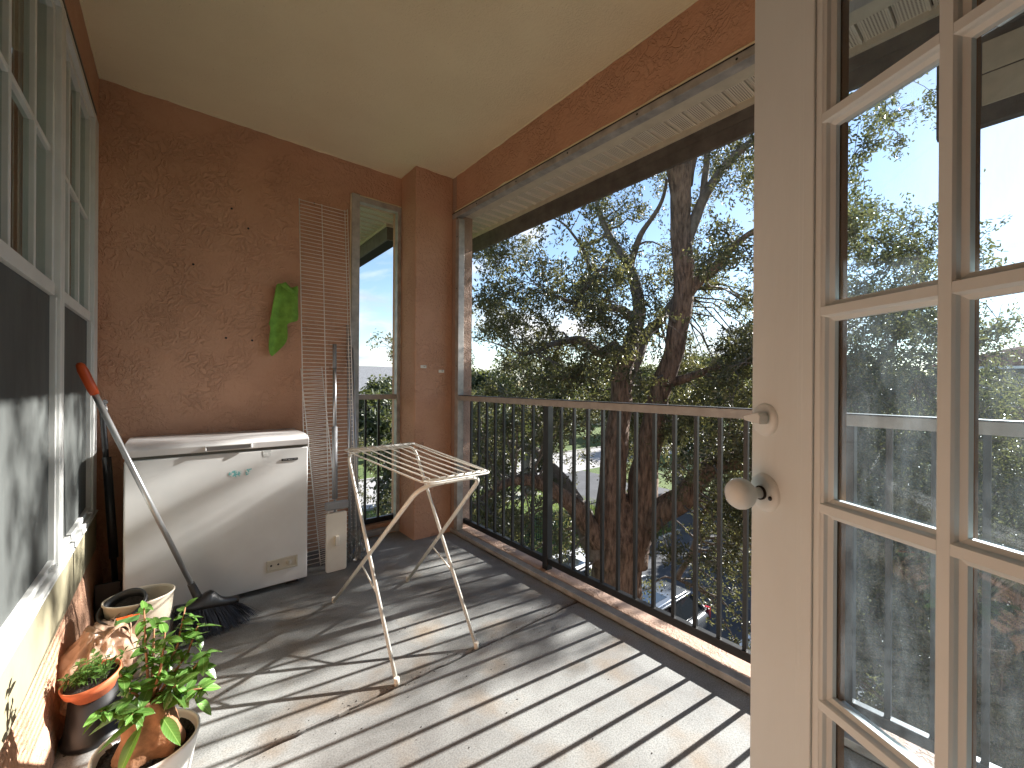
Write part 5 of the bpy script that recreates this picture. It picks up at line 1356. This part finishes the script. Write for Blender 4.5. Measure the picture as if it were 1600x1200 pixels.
# ------------------------------------------------------------------ the oak in front of the balcony
base = at(958, 1210, 6.8); base.z = ZG
oak = thing('oak_tree', 'large oak with forked reddish trunk and dense dark foliage right outside the railing', 'tree', (base.x, base.y, ZG))
ob = (base.x, base.y, ZG)
def A(px, py, d): return at(px, py, d)
LIMBS = [
    # (pixel x, pixel y, depth, radius) chains traced in the air of the tree
    ('trunk', [(958, 1640, 6.8, .52), (955, 1240, 6.8, .44), (958, 1000, 6.8, .42), (962, 900, 6.8, .42), (968, 840, 6.8, .41), (970, 800, 6.8, .31), (972, 770, 6.8, .12)], 'bark', 40),
    ('limb', [(952, 880, 6.7, .28), (953, 800, 6.7, .235), (960, 720, 6.7, .20), (968, 640, 6.75, .175), (974, 580, 6.8, .16), (984, 545, 6.8, .14)], 'bark', 14),
    ('limb', [(985, 880, 6.75, .30), (1000, 800, 6.7, .245), (1008, 730, 6.6, .21), (1025, 640, 6.5, .17), (1045, 570, 6.4, .155), (1063, 500, 6.3, .15), (1068, 420, 6.2, .15), (1062, 330, 6.1, .145), (1066, 260, 6.0, .125)], 'bark', 14),
    ('limb', [(1064, 330, 6.1, .11), (1050, 240, 6.0, .10), (1040, 150, 6.0, .085), (1030, 30, 6.0, .06)], 'bark', 10),
    ('limb', [(1068, 290, 6.05, .12), (1082, 220, 6.0, .11), (1092, 120, 5.9, .08), (1105, 0, 5.9, .05)], 'bark', 10),
    ('limb', [(976, 600, 6.85, .13), (992, 560, 6.95, .12), (1012, 520, 7.1, .10), (1040, 490, 7.3, .08), (1062, 450, 7.5, .05)], 'greybark', 10),
    ('limb', [(972, 560, 6.8, .12), (960, 540, 6.8, .09), (936, 553, 6.7, .075), (905, 533, 6.6, .065), (862, 540, 6.4, .045), (815, 555, 6.2, .025)], 'greybark', 9),
    ('limb', [(984, 545, 6.8, .13), (998, 480, 6.9, .10), (985, 420, 7.0, .08), (955, 370, 7.2, .06), (932, 320, 7.3, .035), (915, 290, 7.3, .02)], 'greybark', 9),
    ('limb', [(990, 500, 6.9, .09), (965, 480, 6.6, .06), (930, 478, 6.3, .045), (890, 470, 6.1, .03), (850, 455, 6.0, .018)], 'greybark', 8),
    ('limb', [(985, 420, 7.0, .06), (1000, 370, 6.7, .05), (1030, 320, 6.4, .03), (1040, 280, 6.3, .02)], 'greybark', 8),
    ('limb', [(948, 420, 6.9, .03), (922, 418, 6.6, .03), (905, 380, 6.4, .022), (880, 350, 6.2, .014), (845, 335, 6.1, .008)], 'greybark', 6),
    ('limb', [(1060, 505, 6.3, .11), (1072, 468, 6.25, .10), (1090, 440, 6.2, .085), (1115, 420, 6.0, .07), (1150, 385, 5.8, .05), (1200, 350, 5.6, .03), (1290, 330, 5.3, .015)], 'bark', 9),
    ('limb', [(1064, 410, 6.2, .09), (1078, 360, 6.12, .085), (1100, 310, 6.05, .075), (1125, 270, 6.0, .06), (1172, 225, 5.9, .05), (1250, 160, 5.8, .03), (1330, 110, 5.7, .015)], 'greybark', 9),
    ('limb', [(1088, 335, 6.1, .06), (1096, 310, 6.1, .05), (1103, 250, 6.1, .045), (1110, 190, 6.1, .03), (1120, 100, 6.1, .02)], 'greybark', 8),
    ('limb', [(1036, 600, 6.45, .11), (1065, 592, 6.3, .07), (1100, 580, 6.1, .05), (1140, 570, 5.8, .035), (1210, 560, 5.6, .02), (1330, 540, 5.3, .010)], 'bark', 8),
    ('limb', [(940, 870, 6.7, .22), (910, 810, 6.9, .18), (885, 765, 7.1, .155), (860, 730, 7.4, .12), (835, 705, 7.7, .09), (790, 690, 8.0, .05), (700, 660, 8.4, .025)], 'greybark', 10),
    ('limb', [(935, 850, 6.6, .16), (905, 800, 6.4, .14), (870, 770, 6.2, .12), (830, 748, 6.0, .09), (785, 755, 5.8, .06), (735, 790, 5.7, .035), (640, 800, 5.8, .015)], 'bark', 10),
    ('limb', [(855, 735, 7.4, .08), (848, 690, 7.6, .06), (840, 655, 7.8, .045), (828, 600, 8.0, .02)], 'greybark', 8),
    ('limb', [(1000, 830, 6.7, .24), (1030, 800, 6.5, .20), (1065, 778, 6.3, .18), (1100, 740, 6.1, .15), (1150, 722, 5.9, .12), (1230, 735, 5.7, .10), (1330, 790, 5.5, .085), (1400, 880, 5.3, .08), (1500, 945, 5.2, .075), (1600, 995, 5.1, .065), (1720, 1060, 5.0, .05)], 'bark', 12),
    ('limb', [(1060, 905, 7.6, .05), (1085, 850, 7.6, .05), (1100, 800, 7.4, .04), (1112, 770, 7.2, .02)], 'greybark', 7),
    ('limb', [(1225, 735, 5.7, .05), (1300, 640, 5.5, .04), (1380, 560, 5.4, .03), (1420, 480, 5.3, .018), (1440, 400, 5.3, .008)], 'greybark', 7),
    ('limb', [(1400, 880, 5.3, .05), (1340, 1000, 5.3, .04), (1260, 1080, 5.4, .03), (1150, 1110, 5.6, .012)], 'greybark', 7),
    ('limb', [(1290, 640, 5.6, .03), (1400, 620, 5.3, .025), (1500, 560, 5.1, .018), (1560, 500, 5.0, .008)], 'greybark', 6),
]
LP = []
for i, (nm, ch_, mt_, ns) in enumerate(LIMBS):
    P, RR = wob([A(*c[:3]) for c in ch_], [c[3] for c in ch_], 0.035 if i else 0.02, i * 3.7)
    tb_ = MB().tube(P, RR, ns + 6)
    nn = ns + 6
    for vi in range(len(tb_.v)):
        pi_ = vi // nn; c_ = P[pi_]; d_ = Vector(tb_.v[vi]) - c_; th = 2 * math.pi * (vi % nn) / nn
        k_ = 1 + 0.10 * noise.noise(Vector((math.cos(th) * 3.2, math.sin(th) * 3.2, c_.z * 1.1 + i * 7))) + 0.06 * noise.noise(Vector((math.cos(th) * 9, math.sin(th) * 9, c_.z * 4)))
        tb_.v[vi] = tuple(c_ + d_ * k_)
    tb_.build(nm, M[mt_], oak, ob)
    LP += [(p, r__) for p, r__ in zip(P, RR)]
# density of foliage as it stands in the air, columns every 75 px from 525, rows every 75 px from 75
D = """
0 0 0 0 0 1 2 4 5 4 2 2 1 0 0 0
0 0 0 0 1 2 4 5 6 4 2 2 1 0 0 0
0 0 0 0 2 4 5 6 7 5 3 1 0 0 0 0
0 0 0 1 5 6 6 6 6 8 7 2 1 0 0 0
0 0 0 3 8 7 6 6 6 9 9 7 3 1 0 0
0 0 1 6 9 8 6 6 7 9 9 8 6 2 1 0
3 4 7 9 9 7 6 7 8 9 8 7 5 2 1 0
6 7 8 9 9 8 7 8 9 9 9 9 9 8 5 4
5 6 6 6 5 3 3 7 8 9 9 9 9 9 7 6
3 4 6 6 4 2 2 7 8 9 9 9 9 9 9 8
1 2 5 5 3 2 1 4 6 8 9 9 9 9 9 9
0 1 3 3 2 1 1 2 3 6 9 9 9 9 9 9
0 1 2 2 1 0 0 1 2 5 8 8 9 9 9 9
0 0 1 1 0 0 0 1 1 3 3 5 8 9 9 9
0 0 0 0 0 0 0 0 1 2 2 4 8 9 9 9
"""
D = np.array([[float(v) for v in l.split()] for l in D.strip().split('\n')])
rg = np.random.default_rng(11)
bough = []
for r__ in range(D.shape[0]):
    for c__ in range(D.shape[1]):
        k = rg.poisson(D[r__, c__] * 0.98)
        for _ in range(k):
            px = 525 + 75 * (c__ + rg.random()); py = 75 + 75 * (r__ + rg.random())
            lo, hi = (5.0, 8.2)
            if px < 740: lo, hi = 6.2, 9.5
            elif px > 1280: lo, hi = 4.6, 7.4
            dd_ = rg.uniform(lo, hi)
            if 905 < px < 1040 and py > 600 and dd_ < 7.4: dd_ = rg.uniform(7.4, 9.0)
            if 1030 < px < 1105 and 215 < py < 640 and dd_ < 6.9 and rg.random() < 0.8: dd_ = rg.uniform(6.9, 8.6)
            bough.append((px, py, dd_))
cent = []; scl = []; tw_lines = MB()
LPa = np.array([list(p) for p, _ in LP])
for (px, py, d) in bough:
    c = at(px, py, d)
    if c.x < 1.1: c.x = 1.1 + rg.random() * 0.8
    m_ = int(rg.integers(8, 15))
    el = rg.normal(size=3); el /= np.linalg.norm(el)
    base_c = np.array(c)
    for _ in range(m_):
        q = base_c + el * rg.normal() * 0.20 + rg.normal(size=3) * np.array([0.13, 0.13, 0.10])
        if q[0] < 0.95: q[0] = 0.95 + rg.random() * 0.3
        cent.append(q); scl.append(rg.uniform(0.75, 1.15))
    # a thin branch from the nearest limb to this bough
    dd = np.linalg.norm(LPa - base_c, axis=1); j = int(np.argmin(dd))
    if dd[j] < 2.6:
        a = Vector(LPa[j]); b = Vector(base_c)
        md = a.lerp(b, 0.5) + Vector((0, 0, 0.12 * dd[j])) + Vector(rg.normal(size=3) * 0.05 * dd[j])
        r0 = min(0.022, LP[j][1] * 0.5)
        tw_lines.tube([a, a.lerp(md, 0.5) + Vector(rg.normal(size=3) * 0.03), md, md.lerp(b, 0.55) + Vector(rg.normal(size=3) * 0.03), b + (b - md) * 0.35], [r0, r0 * 0.8, r0 * 0.6, r0 * 0.4, 0.003], 5, caps=False)
    for q in cent[-m_:][::2]:
        b2 = Vector(q); a2 = Vector(base_c)
        tw_lines.tube([a2, a2.lerp(b2, 0.5) + Vector((0, 0, 0.03)), b2], [0.005, 0.004, 0.002], 3, caps=False)
o = tw_lines.build('twigs', M['greybark'], oak, ob); o['kind'] = 'stuff'
cent = np.array(cent)
me = leaves_mesh('leaves', cent - np.array(ob), scl, M['oakleaf'], seed=5, per=36, L0=0.064, W0=0.0115, spread=0.17)
addmesh('leaves', me, oak, kind='stuff')
print('oak boughs', len(bough), 'sprays', len(cent), 'leaf faces', len(me.polygons))

# ------------------------------------------------------------------ other trees and shrubs
def crown_points(n, rx, ry, rz_, seed, lumps=16):
    rg = np.random.default_rng(seed)
    L_ = rg.normal(size=(lumps, 3)); L_ /= np.linalg.norm(L_, axis=1)[:, None]; L_ *= rg.uniform(0.35, 0.85, (lumps, 1))
    k = rg.integers(0, lumps, n)
    v = rg.normal(size=(n, 3)); v /= np.linalg.norm(v, axis=1)[:, None]
    rad = rg.uniform(0.2, 0.42, lumps)[k] * rg.uniform(0.55, 1.0, n) ** 0.4
    return (L_[k] + v * rad[:, None]) * np.array([rx, ry, rz_])
def tree(name, label, x, y, h, r, seed, leaf='farleaf', n=2200, Ls=0.34, cat='tree', group=None, base=ZG, flat_=1.0):
    t = thing(name, label, cat, (x, y, base), 0, group)
    rr = random.Random(seed)
    P, RR = wob([(0, 0, 0), (rr.uniform(-.2, .2), rr.uniform(-.2, .2), h * 0.3), (rr.uniform(-.4, .4), rr.uniform(-.4, .4), h * 0.62)], [h * 0.035, h * 0.027, h * 0.014], 0.08, seed)
    MB().tube(P, RR, 9).build('trunk', M['greybark'], t)
    lm = MB()
    for k in range(7):
        a = rr.uniform(0, 6.28); z = h * rr.uniform(0.3, 0.6)
        lm.tube([(0, 0, z), (r * 0.35 * math.cos(a), r * 0.35 * math.sin(a), z + h * 0.1), (r * 0.75 * math.cos(a), r * 0.75 * math.sin(a), z + h * rr.uniform(0.12, 0.25))], [h * 0.012, h * 0.008, h * 0.003], 6, caps=False)
    lm.build('limbs', M['greybark'], t)['kind'] = 'stuff'
    pts = crown_points(n, r, r, h * 0.36 * flat_, seed) + np.array([0, 0, h * 0.62])
    me = leaves_mesh('leaves', pts, np.ones(len(pts)), M[leaf], seed=seed, per=8, L0=Ls, W0=Ls * 0.22, spread=Ls * 1.3)
    addmesh('leaves', me, t, kind='stuff')
    return t
tree('street_tree', 'small leafy tree on the lawn, seen through the slim opening', 4.3, 8.6, 6.1, 1.7, 31, 'oakleaf', 1500, 0.16)
tree('street_tree', 'rounded tree by the fence left behind the oak', 8.2, 12.2, 7.0, 2.9, 32, 'farleaf', 2200, 0.2)
tree('street_tree', 'tall green tree beyond the fence, behind the oak trunk', 15.5, 16.5, 9.0, 3.6, 33, 'farleaf', 2400, 0.25)
tree('street_tree', 'broad tree beyond the parking lot right of the oak', 21.0, 9.5, 8.6, 4.0, 34, 'farleaf', 2600, 0.28)
tree('street_tree', 'bushy tree beside the red building', 22.5, 2.0, 8.0, 3.4, 35, 'farleaf', 2600, 0.26)
tree('street_tree', 'tree with pointed crown behind the bushy one by the red building', 31.0, 7.0, 9.4, 3.6, 36, 'farleaf', 2200, 0.3)
tree('street_tree', 'low dark tree in front of the red building', 19.0, -3.8, 5.6, 2.8, 37, 'farleaf', 2200, 0.22)
tree('street_tree', 'tree at the edge of the parking lot nearest the door', 13.0, -1.6, 4.9, 2.4, 38, 'oakleaf', 2400, 0.16)
FT = [(34, 30, 9.5, 5), (44, 36, 10, 6), (26, 36, 8.5, 4.5), (54, 28, 10.5, 6), (48, 18, 10, 5.5), (18, 40, 8, 4.5), (13, 34, 5.8, 3.5), (60, 8, 10.5, 6), (30, 50, 9, 6), (70, 45, 11, 7)]
FTL = ['distant tree beyond the road, behind the fork of the oak', 'tall distant tree just right of the oak fork', 'distant tree left of the oak trunk beyond the road',
       'broad distant tree right of the leaning oak stem', 'distant tree nearest the middle of the open railing view', 'distant tree at the left edge of the wide opening',
       'small distant tree before the grey shingle roof', 'distant tree showing beside the red building', 'far tree behind the clay-roofed pale house on its left', 'tallest far tree behind the pale clay-roofed house']
for i, (x, y, h, r) in enumerate(FT):
    tree('far_tree', FTL[i], x, y, h, r, 60 + i, 'farleaf', 1300, 0.5, group='trees in the distant belt beyond the road')
# shrubs right under the door view: glossy leaves on many stems
def shrub(label, x, y, h, r, seed):
    t = thing('shrub', label, 'shrub', (x, y, ZG))
    rr = random.Random(seed)
    s_ = MB()
    for k in range(14):
        a = rr.uniform(0, 6.28); q = rr.uniform(0.2, 0.8) * r
        s_.tube([(0.1 * math.cos(a), 0.1 * math.sin(a), 0), (q * 0.5 * math.cos(a), q * 0.5 * math.sin(a), h * 0.5), (q * math.cos(a), q * math.sin(a), h * 0.9)], [0.03, 0.02, 0.008], 5, caps=False)
    s_.build('stems', M['greybark'], t)['kind'] = 'stuff'
    pts = crown_points(1500, r, r, h * 0.5, seed) + np.array([0, 0, h * 0.55])
    addmesh('leaves', leaves_mesh('leaves', pts, np.ones(len(pts)), M['shrubleaf'], seed=seed, per=10, L0=0.11, W0=0.026, spread=0.17), t, kind='stuff')
    return t
shrub('round glossy shrub by the kerb of the lawn', 4.6, 8.4, 1.8, 1.3, 81)
shrub('loose shrub at the foot of the iron fence', 7.0, 9.4, 1.6, 1.1, 82)
# grass tufts on the near lawn
rg = np.random.default_rng(77)
gx = np.stack([rg.uniform(0.8, 18, 16000), rg.uniform(7.5, 19.2, 16000), np.full(16000, ZG)], 1)
me = leaves_mesh('lawn_grass', gx, np.ones(16000), leafmat('grass_blade', (0.08, 0.13, 0.025), (0.17, 0.22, 0.05), 0.6, 0.4), seed=3, per=4, L0=0.10, W0=0.006, spread=0.08, droop=-1.5)
tag(addmesh('lawn_grass', me), 'short sunlit grass on the lawn by the fence', kind='stuff')
print('objects', len(bpy.data.objects))
